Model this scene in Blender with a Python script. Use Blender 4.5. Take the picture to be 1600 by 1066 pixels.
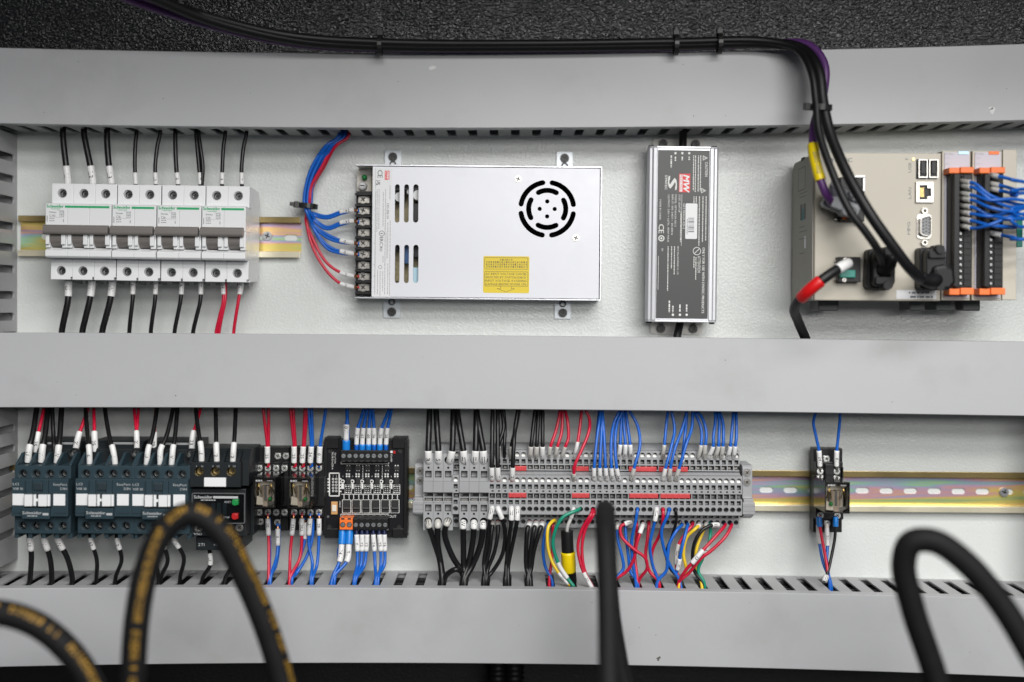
import bpy, bmesh, math, random
from mathutils import Vector, Matrix
from mathutils.geometry import tessellate_polygon
random.seed(7)
for o in list(bpy.data.objects): bpy.data.objects.remove(o)
SC = bpy.context.scene
COL = SC.collection
R = math.radians
# ---------------------------------------------------------------- camera, world, lamps, exposure
D = 1060.0          # mm from the mounting plate to the lens
F = 1908.0          # focal length in pixels of the 1600 px wide photograph
CX, CY = 800.0, 480.0
cam = bpy.data.cameras.new('camera'); camo = bpy.data.objects.new('camera', cam); COL.objects.link(camo)
camo.location = (0, -D/1000, 0); camo.rotation_euler = (R(90), 0, 0)
cam.sensor_width = 36.0; cam.lens = F/1600*36; cam.shift_y = -(533-CY)/1600
cam.clip_start = 0.02; cam.clip_end = 50
cam.dof.use_dof = True; cam.dof.focus_distance = 1.014; cam.dof.aperture_fstop = 1.55; cam.dof.aperture_blades = 9
SC.camera = camo
world = bpy.data.worlds.new('World'); SC.world = world; world.use_nodes = True
bg = world.node_tree.nodes['Background']; bg.inputs[0].default_value = (0.80, 0.90, 1.0, 1); bg.inputs[1].default_value = 0.06
def lamp(name, loc, aim, sx, sy, power, col):
    l = bpy.data.lights.new(name, 'AREA'); l.shape = 'RECTANGLE'; l.size = sx; l.size_y = sy; l.energy = power; l.color = col
    o = bpy.data.objects.new(name, l); COL.objects.link(o); o.location = loc
    o.rotation_euler = (Vector(aim)-Vector(loc)).to_track_quat('-Z', 'Y').to_euler()
    return o
for i, (el, x, pw) in enumerate(((11, 0.6, 10.5), (22, 0.35, 14), (34, 0.5, 18.5), (46, 0.25, 20))):      # row of workshop ceiling lamps
    e = R(el); lamp('workshop_lamp', (x, -2.0*math.cos(e), 2.0*math.sin(e)-0.12), (0.0, 0.0, -0.12), 1.3, 0.24, pw, (1.0, 0.985, 0.965))
SC.view_settings.view_transform = 'Standard'; SC.view_settings.look = 'None'
SC.view_settings.exposure = 0.0; SC.view_settings.gamma = 1.0; SC.view_settings.use_curve_mapping = False
SC.render.engine = 'CYCLES'
SC.render.resolution_x = 1024; SC.render.resolution_y = 682

# ---------------------------------------------------------------- materials
MATS = {}
def mat(name, col, rough=0.5, metal=0.0, bump=None, var=0.0, vscale=60.0, spec=0.5, smudge=None, coat=0.0, rvar=0.0):
    m = bpy.data.materials.new(name); m.use_nodes = True
    nt = m.node_tree; N = nt.nodes; L = nt.links
    b = N['Principled BSDF']
    b.inputs['Base Color'].default_value = (*col, 1); b.inputs['Roughness'].default_value = rough
    b.inputs['Metallic'].default_value = metal; b.inputs['Specular IOR Level'].default_value = spec
    if coat: b.inputs['Coat Weight'].default_value = coat; b.inputs['Coat Roughness'].default_value = 0.12
    tc = N.new('ShaderNodeNewGeometry')
    if var or smudge:
        n = N.new('ShaderNodeTexNoise'); n.inputs['Scale'].default_value = vscale; n.inputs['Detail'].default_value = 5
        L.new(tc.outputs['Position'], n.inputs['Vector'])
        mx = N.new('ShaderNodeMix'); mx.data_type = 'RGBA'
        mx.inputs[6].default_value = (*[c*(1-var) for c in col], 1); mx.inputs[7].default_value = (*[min(1, c*(1+var)) for c in col], 1)
        mr = N.new('ShaderNodeMapRange'); mr.inputs[1].default_value = 0.3; mr.inputs[2].default_value = 0.7
        L.new(n.outputs['Fac'], mr.inputs[0]); L.new(mr.outputs[0], mx.inputs[0])
        out = mx.outputs[2]
        if smudge:
            sc, col2, lo, hi = smudge
            n2 = N.new('ShaderNodeTexNoise'); n2.inputs['Scale'].default_value = sc; n2.inputs['Detail'].default_value = 6; n2.inputs['Roughness'].default_value = 0.62
            L.new(tc.outputs['Position'], n2.inputs['Vector'])
            r2 = N.new('ShaderNodeMapRange'); r2.inputs[1].default_value = lo; r2.inputs[2].default_value = hi; r2.inputs[4].default_value = 0.55
            L.new(n2.outputs['Fac'], r2.inputs[0])
            m2 = N.new('ShaderNodeMix'); m2.data_type = 'RGBA'; m2.inputs[7].default_value = (*col2, 1)
            L.new(out, m2.inputs[6]); L.new(r2.outputs[0], m2.inputs[0]); out = m2.outputs[2]
        L.new(out, b.inputs['Base Color'])
    if rvar:
        n3 = N.new('ShaderNodeTexNoise'); n3.inputs['Scale'].default_value = vscale*1.7; n3.inputs['Detail'].default_value = 6
        L.new(tc.outputs['Position'], n3.inputs['Vector'])
        r3 = N.new('ShaderNodeMapRange'); r3.inputs[3].default_value = max(0.03, rough-rvar); r3.inputs[4].default_value = rough+rvar
        L.new(n3.outputs['Fac'], r3.inputs[0]); L.new(r3.outputs[0], b.inputs['Roughness'])
    if bump:
        kind, sc, st, dist = bump
        if kind == 'peel':
            t = N.new('ShaderNodeTexNoise'); t.inputs['Scale'].default_value = sc; t.inputs['Detail'].default_value = 2.0; t.inputs['Distortion'].default_value = 0.6; h = t.outputs['Fac']
        elif kind == 'brush':
            mp = N.new('ShaderNodeMapping'); mp.inputs['Scale'].default_value = (0.04, 1, 1)
            t = N.new('ShaderNodeTexNoise'); t.inputs['Scale'].default_value = sc; L.new(mp.outputs[0], t.inputs['Vector']); h = t.outputs['Fac']
            L.new(tc.outputs['Position'], mp.inputs['Vector'])
        else:
            t = N.new('ShaderNodeTexVoronoi'); t.feature = 'SMOOTH_F1'; t.inputs['Scale'].default_value = sc; h = t.outputs['Distance']
        if kind != 'brush': L.new(tc.outputs['Position'], t.inputs['Vector'])
        bp = N.new('ShaderNodeBump'); bp.inputs['Strength'].default_value = st; bp.inputs['Distance'].default_value = dist
        L.new(h, bp.inputs['Height']); L.new(bp.outputs[0], b.inputs['Normal'])
    MATS[name] = m
    return m
mat('plate_paint', (0.615, 0.638, 0.622), 0.24, bump=('peel', 500, 0.5, 0.00065), var=0.02, vscale=9, smudge=(14, (0.50, 0.52, 0.49), 0.58, 0.85))
mat('black_paint', (0.009, 0.0095, 0.011), 0.22, bump=('peel', 460, 1.0, 0.0015), spec=0.6, coat=0.15)
mat('black_sheet', (0.008, 0.008, 0.009), 0.5, bump=('peel', 500, 0.4, 0.0012))
mat('duct_cover', (0.405, 0.411, 0.423), 0.42, var=0.03, vscale=5, smudge=(13, (0.31, 0.31, 0.29), 0.53, 0.78), bump=('brush', 900, 0.05, 0.0004), rvar=0.08)
mat('duct_base', (0.35, 0.354, 0.36), 0.45, var=0.03, vscale=30)
mat('duct_scuff', (0.62, 0.63, 0.62), 0.6, var=0.1, vscale=300)
mat('duct_dirt', (0.10, 0.09, 0.08), 0.7)
mat('breaker_white', (0.75, 0.76, 0.77), 0.36, bump=('peel', 2500, 0.06, 0.0003))
mat('breaker_toggle', (0.17, 0.155, 0.145), 0.42, bump=('peel', 2500, 0.08, 0.0003))
mat('print_green', (0.02, 0.36, 0.14), 0.5)
mat('print_grey', (0.16, 0.17, 0.18), 0.6)
mat('print_lightgrey', (0.42, 0.43, 0.44), 0.6)
mat('print_black', (0.012, 0.012, 0.014), 0.6)
mat('print_white', (0.80, 0.81, 0.82), 0.5)
mat('print_red', (0.72, 0.035, 0.04), 0.5)
mat('print_teal', (0.03, 0.33, 0.33), 0.5)
mat('zinc', (0.40, 0.415, 0.43), 0.36, 0.85, rvar=0.08, vscale=300)
mat('steel_dark', (0.05, 0.05, 0.05), 0.42, 0.6)
mat('fan_black', (0.004, 0.004, 0.004), 0.8, spec=0.08)
mat('steel', (0.36, 0.36, 0.36), 0.34, 0.95)
mat('nickel', (0.46, 0.44, 0.41), 0.32, 0.9)
mat('clamp_highlight', (0.86, 0.85, 0.82), 0.42, 0.35)  # highlight on the upper clamps painted as pale metal
mat('screw_steel', (0.34, 0.34, 0.34), 0.27, 1.0)
mat('screw_bright', (0.74, 0.74, 0.72), 0.3, 0.75)
mat('copper', (0.48, 0.22, 0.11), 0.3, 1.0)
mat('brass', (0.62, 0.45, 0.18), 0.3, 1.0)
mat('alu_case', (0.68, 0.69, 0.73), 0.40, 0.12, smudge=(16, (0.60, 0.61, 0.64), 0.55, 0.80), bump=('brush', 1400, 0.05, 0.0003), rvar=0.06, vscale=80)
mat('alu_side', (0.60, 0.61, 0.64), 0.3, 0.85)
mat('alu_profile', (0.62, 0.63, 0.66), 0.36, 0.45, bump=('brush', 1400, 0.08, 0.0003))
mat('label_dark', (0.035, 0.036, 0.037), 0.42, bump=('peel', 1800, 0.05, 0.0003))
mat('label_light', (0.72, 0.73, 0.74), 0.5)
mat('sticker_white', (0.74, 0.75, 0.76), 0.4)
mat('sticker_yellow', (0.74, 0.56, 0.02), 0.42)
mat('board_tan', (0.40, 0.34, 0.20), 0.5, var=0.25, vscale=400)
mat('black_plastic', (0.007, 0.007, 0.0075), 0.42, spec=0.35, bump=('peel', 2200, 0.08, 0.0003))
mat('black_gloss', (0.006, 0.006, 0.007), 0.38, spec=0.35)
mat('dark_socket', (0.02, 0.02, 0.021), 0.5)  # hole floors: shade inside the sockets put into a dark colour
mat('contactor_grey', (0.023, 0.043, 0.054), 0.45, spec=0.3, bump=('peel', 2200, 0.1, 0.0003), var=0.04, vscale=90)
mat('contactor_edge', (0.017, 0.029, 0.036), 0.45)
mat('overload_black', (0.010, 0.013, 0.015), 0.42, spec=0.4, bump=('peel', 2200, 0.1, 0.0003))
mat('terminal_grey', (0.30, 0.305, 0.315), 0.45, bump=('peel', 2200, 0.08, 0.0003), var=0.03, vscale=70)
mat('terminal_grey_dark', (0.24, 0.245, 0.25), 0.5)
mat('jumper_red', (0.50, 0.045, 0.05), 0.42, var=0.1, vscale=300)
mat('orange_plastic', (0.83, 0.17, 0.025), 0.42)
mat('button_green', (0.01, 0.22, 0.05), 0.35)
mat('button_red', (0.40, 0.012, 0.014), 0.35)
mat('controller_beige', (0.50, 0.465, 0.39), 0.45, bump=('peel', 2500, 0.05, 0.0003), var=0.02, vscale=20)
mat('controller_side', (0.33, 0.31, 0.265), 0.5)
mat('module_panel', (0.52, 0.50, 0.56), 0.45)
mat('clip_grey', (0.11, 0.115, 0.12), 0.45)
mat('connector_teal', (0.02, 0.28, 0.22), 0.4)
mat('hood_grey', (0.30, 0.31, 0.33), 0.4)
mat('wire_black', (0.006, 0.006, 0.007), 0.38, spec=0.4)
mat('wire_blue', (0.006, 0.105, 0.47), 0.34)
mat('wire_red', (0.50, 0.006, 0.035), 0.34)
mat('wire_yellow', (0.78, 0.54, 0.03), 0.34)
mat('wire_green', (0.008, 0.24, 0.15), 0.34)
mat('wire_white', (0.72, 0.72, 0.71), 0.4)
mat('wire_purple', (0.085, 0.024, 0.13), 0.42)
mat('cable_black', (0.006, 0.006, 0.007), 0.45, spec=0.32, bump=('peel', 1500, 0.1, 0.0004))
mat('ferrule_blue', (0.01, 0.19, 0.60), 0.35)
mat('ferrule_red', (0.42, 0.02, 0.03), 0.4)
mat('ferrule_dark', (0.012, 0.02, 0.075), 0.4)
mat('sleeve_white', (0.70, 0.70, 0.695), 0.42)
mat('sleeve_clear', (0.50, 0.49, 0.46), 0.32)
mat('tape_yellow', (0.80, 0.60, 0.0), 0.4)
mat('tape_red', (0.55, 0.006, 0.008), 0.35)
mat('tie_black', (0.010, 0.010, 0.010), 0.4)
mat('hose_rubber', (0.007, 0.007, 0.0075), 0.65, spec=0.2, bump=('peel', 900, 0.25, 0.0008), var=0.15, vscale=120)
mat('rail_lip_lit', (0.80, 0.74, 0.56), 0.3, 0.55, var=0.12, vscale=40)  # lamp reflection on the lower lip painted as paler metal
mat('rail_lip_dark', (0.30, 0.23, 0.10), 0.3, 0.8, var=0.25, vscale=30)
mat('foot_zinc', (0.60, 0.635, 0.665), 0.36, 0.35)
mat('ear_beige', (0.76, 0.74, 0.70), 0.45)
mat('hose_print', (0.36, 0.195, 0.010), 0.6, var=0.25, vscale=500)
mat('coil', (0.44, 0.37, 0.31), 0.5, var=0.3, vscale=600)
mat('contact_ivory', (0.68, 0.64, 0.57), 0.45)
mat('capacitor', (0.015, 0.015, 0.02), 0.3)
mat('inductor_blue', (0.03, 0.12, 0.32), 0.4)
mat('heatsink_blue', (0.42, 0.62, 0.72), 0.4, 0.3)
mat('pcb_black', (0.008, 0.008, 0.010), 0.3)
mat('chip_black', (0.016, 0.016, 0.016), 0.5)
mat('silk_white', (0.72, 0.72, 0.70), 0.5)
mat('tantalum', (0.55, 0.30, 0.12), 0.4)

def clear_mat(name, tint, gloss):
    m = bpy.data.materials.new(name); m.use_nodes = True; N = m.node_tree.nodes; L = m.node_tree.links
    for n in list(N): N.remove(n)
    out = N.new('ShaderNodeOutputMaterial'); t = N.new('ShaderNodeBsdfTransparent'); t.inputs[0].default_value = (*tint, 1)
    g = N.new('ShaderNodeBsdfGlossy'); g.inputs['Roughness'].default_value = 0.12; g.inputs[0].default_value = (0.9, 0.9, 0.9, 1)
    fr = N.new('ShaderNodeFresnel'); fr.inputs[0].default_value = gloss
    mx = N.new('ShaderNodeMixShader'); L.new(fr.outputs[0], mx.inputs[0]); L.new(t.outputs[0], mx.inputs[1]); L.new(g.outputs[0], mx.inputs[2])
    L.new(mx.outputs[0], out.inputs[0]); MATS[name] = m
clear_mat('smoke_cover', (0.93, 0.92, 0.90), 1.45)
clear_mat('smoke_side', (0.48, 0.47, 0.45), 1.5)
clear_mat('clear_cover', (0.80, 0.82, 0.82), 1.45)

def rail_mat():
    m = bpy.data.materials.new('rail_passivated'); m.use_nodes = True; N = m.node_tree.nodes; L = m.node_tree.links
    b = N['Principled BSDF']; b.inputs['Metallic'].default_value = 0.72; b.inputs['Roughness'].default_value = 0.3
    g = N.new('ShaderNodeNewGeometry'); mp = N.new('ShaderNodeMapping'); mp.inputs['Scale'].default_value = (4, 30, 75)
    L.new(g.outputs['Position'], mp.inputs['Vector'])
    n = N.new('ShaderNodeTexNoise'); n.inputs['Scale'].default_value = 1.0; n.inputs['Detail'].default_value = 3; n.inputs['Distortion'].default_value = 0.7
    L.new(mp.outputs[0], n.inputs['Vector'])
    r = N.new('ShaderNodeValToRGB'); L.new(n.outputs['Fac'], r.inputs[0])
    e = r.color_ramp.elements; e[0].position = 0.28; e[0].color = (0.42, 0.60, 0.30, 1); e[1].position = 0.74; e[1].color = (0.66, 0.40, 0.18, 1)
    for p, c in ((0.37, (0.80, 0.70, 0.20, 1)), (0.43, (0.86, 0.60, 0.22, 1)), (0.475, (0.78, 0.44, 0.46, 1)), (0.515, (0.56, 0.46, 0.66, 1)), (0.55, (0.38, 0.56, 0.62, 1)), (0.59, (0.42, 0.68, 0.42, 1)), (0.64, (0.84, 0.76, 0.24, 1))):
        x = e.new(p); x.color = c
    n2 = N.new('ShaderNodeTexNoise'); n2.inputs['Scale'].default_value = 260; L.new(g.outputs['Position'], n2.inputs['Vector'])
    bp = N.new('ShaderNodeBump'); bp.inputs['Strength'].default_value = 0.05; bp.inputs['Distance'].default_value = 0.0005
    L.new(n2.outputs['Fac'], bp.inputs['Height']); L.new(bp.outputs[0], b.inputs['Normal'])
    L.new(r.outputs[0], b.inputs['Base Color']); MATS['rail_passivated'] = m
rail_mat()

# ---------------------------------------------------------------- geometry helpers (mm: u right, v up, d out of the plate)
def mmpp(d): return (D-d)/F
def P(px, py, d):
    k = mmpp(d); return Vector(((px-CX)*k, (CY-py)*k, d))          # (u, v, d) in mm
def W(p): return Vector((p[0], -p[2], p[1]))*0.001                  # to world metres
def circ(u, v, r, n=16, a0=0.0): return [(u+r*math.cos(a0+2*math.pi*i/n), v+r*math.sin(a0+2*math.pi*i/n)) for i in range(n)]
def rectp(u0, u1, v0, v1): return [(u0, v0), (u1, v0), (u1, v1), (u0, v1)]
def stadium(u0, u1, v0, v1, n=5):
    w, h = u1-u0, v1-v0; pts = []
    if w >= h:
        r = h/2; cv = (v0+v1)/2
        for i in range(n+1): a = -math.pi/2+math.pi*i/n; pts.append((u1-r+r*math.cos(a), cv+r*math.sin(a)))
        for i in range(n+1): a = math.pi/2+math.pi*i/n; pts.append((u0+r+r*math.cos(a), cv+r*math.sin(a)))
    else:
        r = w/2; cu = (u0+u1)/2
        for i in range(n+1): a = math.pi*i/n; pts.append((cu+r*math.cos(a), v1-r+r*math.sin(a)))
        for i in range(n+1): a = math.pi+math.pi*i/n; pts.append((cu+r*math.cos(a), v0+r+r*math.sin(a)))
    return pts
def roundrect(u0, u1, v0, v1, r, n=4):
    pts = []
    for cu, cv, a0 in ((u1-r, v1-r, 0), (u0+r, v1-r, 90), (u0+r, v0+r, 180), (u1-r, v0+r, 270)):
        for i in range(n+1): a = R(a0+90*i/n); pts.append((cu+r*math.cos(a), cv+r*math.sin(a)))
    return pts
def arcslot(u, v, ri, ro, a0, a1, n=10):
    rm, rr = (ri+ro)/2, (ro-ri)/2; pts = []
    for i in range(n+1): a = R(a0+(a1-a0)*i/n); pts.append((u+ro*math.cos(a), v+ro*math.sin(a)))
    for i in range(1, 5): b = R(a1)+math.pi*i/5; pts.append((u+rm*math.cos(R(a1))+rr*math.cos(b), v+rm*math.sin(R(a1))+rr*math.sin(b)))
    for i in range(n+1): a = R(a1+(a0-a1)*i/n); pts.append((u+ri*math.cos(a), v+ri*math.sin(a)))
    for i in range(1, 5): b = R(a0)+math.pi+math.pi*i/5; pts.append((u+rm*math.cos(R(a0))+rr*math.cos(b), v+rm*math.sin(R(a0))+rr*math.sin(b)))
    return pts
AX = {'d': lambda a, b, c: (a, b, c), 'u': lambda a, b, c: (c, b, a), 'v': lambda a, b, c: (a, c, b)}
class MB:
    def __init__(s): s.v = []; s.f = []; s.m = []; s.sm = []
    def add(s, vs, fs, mi=0, smooth=False):
        o = len(s.v); s.v += [tuple(x) for x in vs]
        for f in fs: s.f.append([i+o for i in f]); s.m.append(mi); s.sm.append(smooth)
        return s
    def box(s, u0, u1, v0, v1, d0, d1, mi=0):
        return s.add([(u0, v0, d0), (u1, v0, d0), (u1, v1, d0), (u0, v1, d0), (u0, v0, d1), (u1, v0, d1), (u1, v1, d1), (u0, v1, d1)],
                     [(0, 3, 2, 1), (4, 5, 6, 7), (0, 1, 5, 4), (2, 3, 7, 6), (1, 2, 6, 5), (3, 0, 4, 7)], mi)
    def prism(s, poly, c0, c1, holes=(), mi=0, ax='d', cap0=True, smooth=False, mside=None):
        A = AX[ax]; loops = [list(poly)]+[list(h) for h in holes]
        flat = [p for l in loops for p in l]; n = len(flat)
        vs = [A(a, b, c0) for a, b in flat]+[A(a, b, c1) for a, b in flat]; fs = []
        if not holes and len(poly) <= 32 and s._convex(poly): fs.append(list(range(n, 2*n))); fs += [list(range(n))[::-1]] if cap0 else []
        else:
            for t in tessellate_polygon([[Vector((a, b, 0)) for a, b in l] for l in loops]):
                fs.append([i+n for i in t]); fs += [list(t)[::-1]] if cap0 else []
        s.add(vs, fs, mi); o = 0; base = len(s.v)-2*n
        for l in loops:
            k = len(l)
            for i in range(k):
                a, b = o+i, o+(i+1) % k
                s.f.append([base+a, base+b, base+b+n, base+a+n]); s.m.append(mi if mside is None else mside); s.sm.append(smooth)
            o += k
        return s
    @staticmethod
    def _convex(p):
        sg = 0
        for i in range(len(p)):
            a, b, c = p[i-2], p[i-1], p[i]; z = (b[0]-a[0])*(c[1]-b[1])-(b[1]-a[1])*(c[0]-b[0])
            if abs(z) < 1e-9: continue
            if sg and (z > 0) != (sg > 0): return False
            sg = z
        return True
    def cyl(s, u, v, c0, c1, r, r2=None, n=16, mi=0, ax='d'):
        A = AX[ax]; r2 = r if r2 is None else r2
        p0 = circ(u, v, r, n); p1 = circ(u, v, r2, n)
        vs = [A(a, b, c0) for a, b in p0]+[A(a, b, c1) for a, b in p1]
        s.add(vs, [list(range(n))[::-1], list(range(n, 2*n))], mi); o = len(s.v)-2*n
        for i in range(n): j = (i+1) % n; s.f.append([o+i, o+j, o+j+n, o+i+n]); s.m.append(mi); s.sm.append(True)
        return s
    def dome(s, u, v, d0, h, r, n=14, rings=4, mi=0):
        vs = []; fs = []
        for k in range(rings):
            a = math.pi/2*k/rings
            vs += [(p[0], p[1], d0+h*math.sin(a)) for p in circ(u, v, r*math.cos(a), n)]
        vs.append((u, v, d0+h))
        for k in range(rings-1):
            for i in range(n): j = (i+1) % n; fs.append((k*n+i, k*n+j, (k+1)*n+j, (k+1)*n+i))
        b = (rings-1)*n
        for i in range(n): fs.append((b+i, b+(i+1) % n, len(vs)-1))
        return s.add(vs, fs, mi, True)
    def tube(s, pts, r, n=9, mi=0, rf=None, caps=True):
        pts = [Vector(p) for p in pts]; T = []
        for i in range(len(pts)): T.append((pts[min(i+1, len(pts)-1)]-pts[max(i-1, 0)]).normalized())
        nrm = T[0].orthogonal().normalized(); vs = []; fs = []
        for i, p in enumerate(pts):
            nrm = (nrm-T[i]*nrm.dot(T[i])).normalized(); bn = T[i].cross(nrm); rr = r if rf is None else r*rf(i/(len(pts)-1))
            for k in range(n): a = 2*math.pi*k/n; vs.append(p+nrm*(rr*math.cos(a))+bn*(rr*math.sin(a)))
        for i in range(len(pts)-1):
            for k in range(n): j = (k+1) % n; fs.append((i*n+k, i*n+j, (i+1)*n+j, (i+1)*n+k))
        s.add(vs, fs, mi, True)
        if caps: o = len(s.v)-len(vs); s.f += [[o+k for k in range(n)][::-1], [o+len(vs)-n+k for k in range(n)]]; s.m += [mi, mi]; s.sm += [False, False]
        return s
    def mesh(s, name, mats, origin=(0, 0, 0), recalc=True):
        me = bpy.data.meshes.new(name); o = W(origin)
        me.from_pydata([W(v)-o for v in s.v], [], s.f)
        for i, p in enumerate(me.polygons): p.material_index = s.m[i]; p.use_smooth = s.sm[i]
        for k in ([mats] if isinstance(mats, str) else mats): me.materials.append(MATS[k])
        if recalc:
            bm = bmesh.new(); bm.from_mesh(me); bmesh.ops.recalc_face_normals(bm, faces=bm.faces); bm.to_mesh(me); bm.free()
        return me
def link(name, me, parent=None, loc=None, bevel=0.0, rot=0.0):
    o = bpy.data.objects.new(name, me); COL.objects.link(o)
    if parent is not None: o.parent = parent
    if loc is not None: o.location = W(loc)
    if rot: o.rotation_euler = (0, rot, 0)
    if bevel:
        b = o.modifiers.new('bevel', 'BEVEL'); b.width = bevel*0.001; b.segments = 2; b.limit_method = 'ANGLE'; b.angle_limit = R(40)
    return o
def part(name, mb, mats, parent, bevel=0.0): return link(name, mb.mesh(name, mats), parent, None, bevel)
def tag(o, label, cat=None, group=None, kind=None):
    if label: o['label'] = label
    if cat: o['category'] = cat
    if group: o['group'] = group
    if kind: o['kind'] = kind
    return o
class Dev:
    """a thing: an Empty on the plate behind the middle of the thing; features are given where the eye sees them and at their depth"""
    def __init__(s, name, label, cat, px, py, d=0.0, roll=0.0, group=None, dref=None):
        s.roll = R(roll); p = P(px, py, dref if dref is not None else d); s.o = Vector((p[0], p[1], d))
        s.e = bpy.data.objects.new(name, None); COL.objects.link(s.e); s.e.empty_display_size = 0.01
        s.e.location = W(s.o); s.e.rotation_euler = (0, s.roll, 0); tag(s.e, label, cat, group)
    def L(s, px, py, d):
        p = P(px, py, d)-s.o; c, n = math.cos(s.roll), math.sin(s.roll)
        return Vector((c*p[0]-n*p[1], n*p[0]+c*p[1], d-s.o[2]))
    def r(s, x0, y0, x1, y1, d):
        c = s.L((x0+x1)/2, (y0+y1)/2, d); k = mmpp(d); w, h = (x1-x0)/2*k, (y1-y0)/2*k
        return c[0]-w, c[0]+w, c[1]-h, c[1]+h
    def box(s, mb, x0, y0, x1, y1, d0, d1, mi=0):
        return mb.box(*s.r(x0, y0, x1, y1, d1), d0-s.o[2], d1-s.o[2], mi)
    def pbox(s, name, x0, y0, x1, y1, d0, d1, m, bevel=0.4, parent=None):
        mb = MB(); s.box(mb, x0, y0, x1, y1, d0, d1); return part(name, mb, m, parent or s.e, bevel)
    def put(s, name, me, px, py, d, parent=None, rot=0.0): return link(name, me, parent or s.e, s.L(px, py, d), rot=rot)
def copy_tree(o, parent=None):
    c = o.copy(); COL.objects.link(c)
    if parent is not None: c.parent = parent
    for ch in o.children: copy_tree(ch, c)
    return c
# screws: head with a real cross recess, shared between alike screws
_scr = {}
def screw(r, h=1.2, m='zinc', slot=False):
    k = (r, h, m, slot)
    if k not in _scr:
        a, b = r*0.62, r*0.15
        hole = [(-b, b), (-b, a), (b, a), (b, b), (a, b), (a, -b), (b, -b), (b, -a), (-b, -a), (-b, -b), (-a, -b), (-a, b)] if not slot else [(-r*0.9, -b*1.2), (r*0.9, -b*1.2), (r*0.9, b*1.2), (-r*0.9, b*1.2)]
        mb = MB().prism(circ(0, 0, r, 16), 0, h*0.75, [hole], 0, smooth=True)
        mb.prism(circ(0, 0, r*0.86, 16), h*0.75, h, [hole], 0, cap0=False)
        mb.cyl(0, 0, -0.05, h*0.25, r*0.66, mi=1, n=10)
        _scr[k] = mb.mesh('screw', [m, 'steel_dark'])
    return _scr[k]
# lettering: glyph outlines of the built-in font, laid out by hand
CH = "ABCDEFGHIJKLMNOPQRSTUVWXYZabcdefghijklmnopqrstuvwxyz0123456789-./():,=~%"
def load_glyphs():
    obs = {}
    for c in CH:
        cu = bpy.data.curves.new('glyph', 'FONT'); cu.body = c; cu.size = 1.0; cu.resolution_u = 2
        o = bpy.data.objects.new('glyph', cu); COL.objects.link(o); obs[c] = o
    dg = bpy.context.evaluated_depsgraph_get(); dg.update(); G = {}
    for c, o in obs.items():
        me = bpy.data.meshes.new_from_object(o.evaluated_get(dg))
        vs = [(v.co.x, v.co.y) for v in me.vertices]; fs = [list(p.vertices) for p in me.polygons]
        x0 = min(v[0] for v in vs); x1 = max(v[0] for v in vs)
        G[c] = ([(x-x0, y) for x, y in vs], fs, x1-x0); bpy.data.meshes.remove(me)
    for o in obs.values():
        cu = o.data; bpy.data.objects.remove(o); bpy.data.curves.remove(cu)
    return G
GL = load_glyphs()
def text(mb, s, u, v, d, size, ang=0.0, mi=0, align='c', width=None, shear=0.0, bold=0.0):
    """lettering in the plane of depth d around (u, v); size is the capital height in mm"""
    k = size/0.70; x = 0.0; items = []
    for c in s:
        if c == ' ' or c not in GL: x += 0.30; continue
        items.append((c, x)); x += GL[c][2]+0.085
    tw = max(0.01, x-0.085); kx = k if width is None else width/tw
    off = {'c': -tw/2, 'l': 0, 'r': -tw}[align]; ca, sa = math.cos(R(ang)), math.sin(R(ang))
    for c, x0 in items:
        vs, fs, w = GL[c]; reps = [0.0] if not bold else [-bold, bold]
        for bo in reps:
            out = []
            for a, b in vs:
                X = (x0+a+off)*kx+shear*b*k+bo; Y = (b-0.35)*k
                out.append((u+X*ca-Y*sa, v+X*sa+Y*ca, d+(0.004 if bo > 0 else 0)))
            mb.add(out, fs, mi)
    return tw*kx
def dashes(mb, u, v, d, length, h, ang=0.0, mi=0, seed=0):
    """a line of print too fine to read: short word-long bars"""
    rg = random.Random(seed); x = 0; ca, sa = math.cos(R(ang)), math.sin(R(ang))
    while x < length:
        w = min(rg.uniform(0.5, 2.2)*h*1.3, length-x); q = []
        for a, b in ((x, -h/2), (x+w, -h/2), (x+w, h/2), (x, h/2)): q.append((u+a*ca-b*sa, v+a*sa+b*ca, d))
        mb.add(q, [(0, 1, 2, 3)], mi); x += w+h*rg.uniform(0.35, 0.7)
    return mb
ONES = 'zeroth first second third fourth fifth sixth seventh eighth ninth tenth eleventh twelfth thirteenth fourteenth fifteenth sixteenth seventeenth eighteenth nineteenth'.split()
def ordw(n):
    if n < 20: return ONES[n]
    t = {2: 'twent', 3: 'thirt', 4: 'fort', 5: 'fift'}[n//10]
    return t+'ieth' if n % 10 == 0 else t+'y-'+ONES[n % 10]
def catmull(pts, n=8):
    pts = [Vector(p) for p in pts]
    if len(pts) == 2: return [pts[0].lerp(pts[1], i/n) for i in range(n+1)]
    q = [pts[0]*2-pts[1]]+pts+[pts[-1]*2-pts[-2]]; out = []
    for i in range(1, len(q)-2):
        p0, p1, p2, p3 = q[i-1:i+3]
        t0 = 0; t1 = t0+max(1e-6, (p1-p0).length)**0.5; t2 = t1+max(1e-6, (p2-p1).length)**0.5; t3 = t2+max(1e-6, (p3-p2).length)**0.5
        for k in range(n):
            t = t1+(t2-t1)*k/n
            A1 = p0*((t1-t)/(t1-t0))+p1*((t-t0)/(t1-t0)); A2 = p1*((t2-t)/(t2-t1))+p2*((t-t1)/(t2-t1)); A3 = p2*((t3-t)/(t3-t2))+p3*((t-t2)/(t3-t2))
            B1 = A1*((t2-t)/(t2-t0))+A2*((t-t0)/(t2-t0)); B2 = A2*((t3-t)/(t3-t1))+A3*((t-t1)/(t3-t1))
            out.append(B1*((t2-t)/(t2-t1))+B2*((t-t1)/(t2-t1)))
    out.append(pts[-1]); return out
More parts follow.
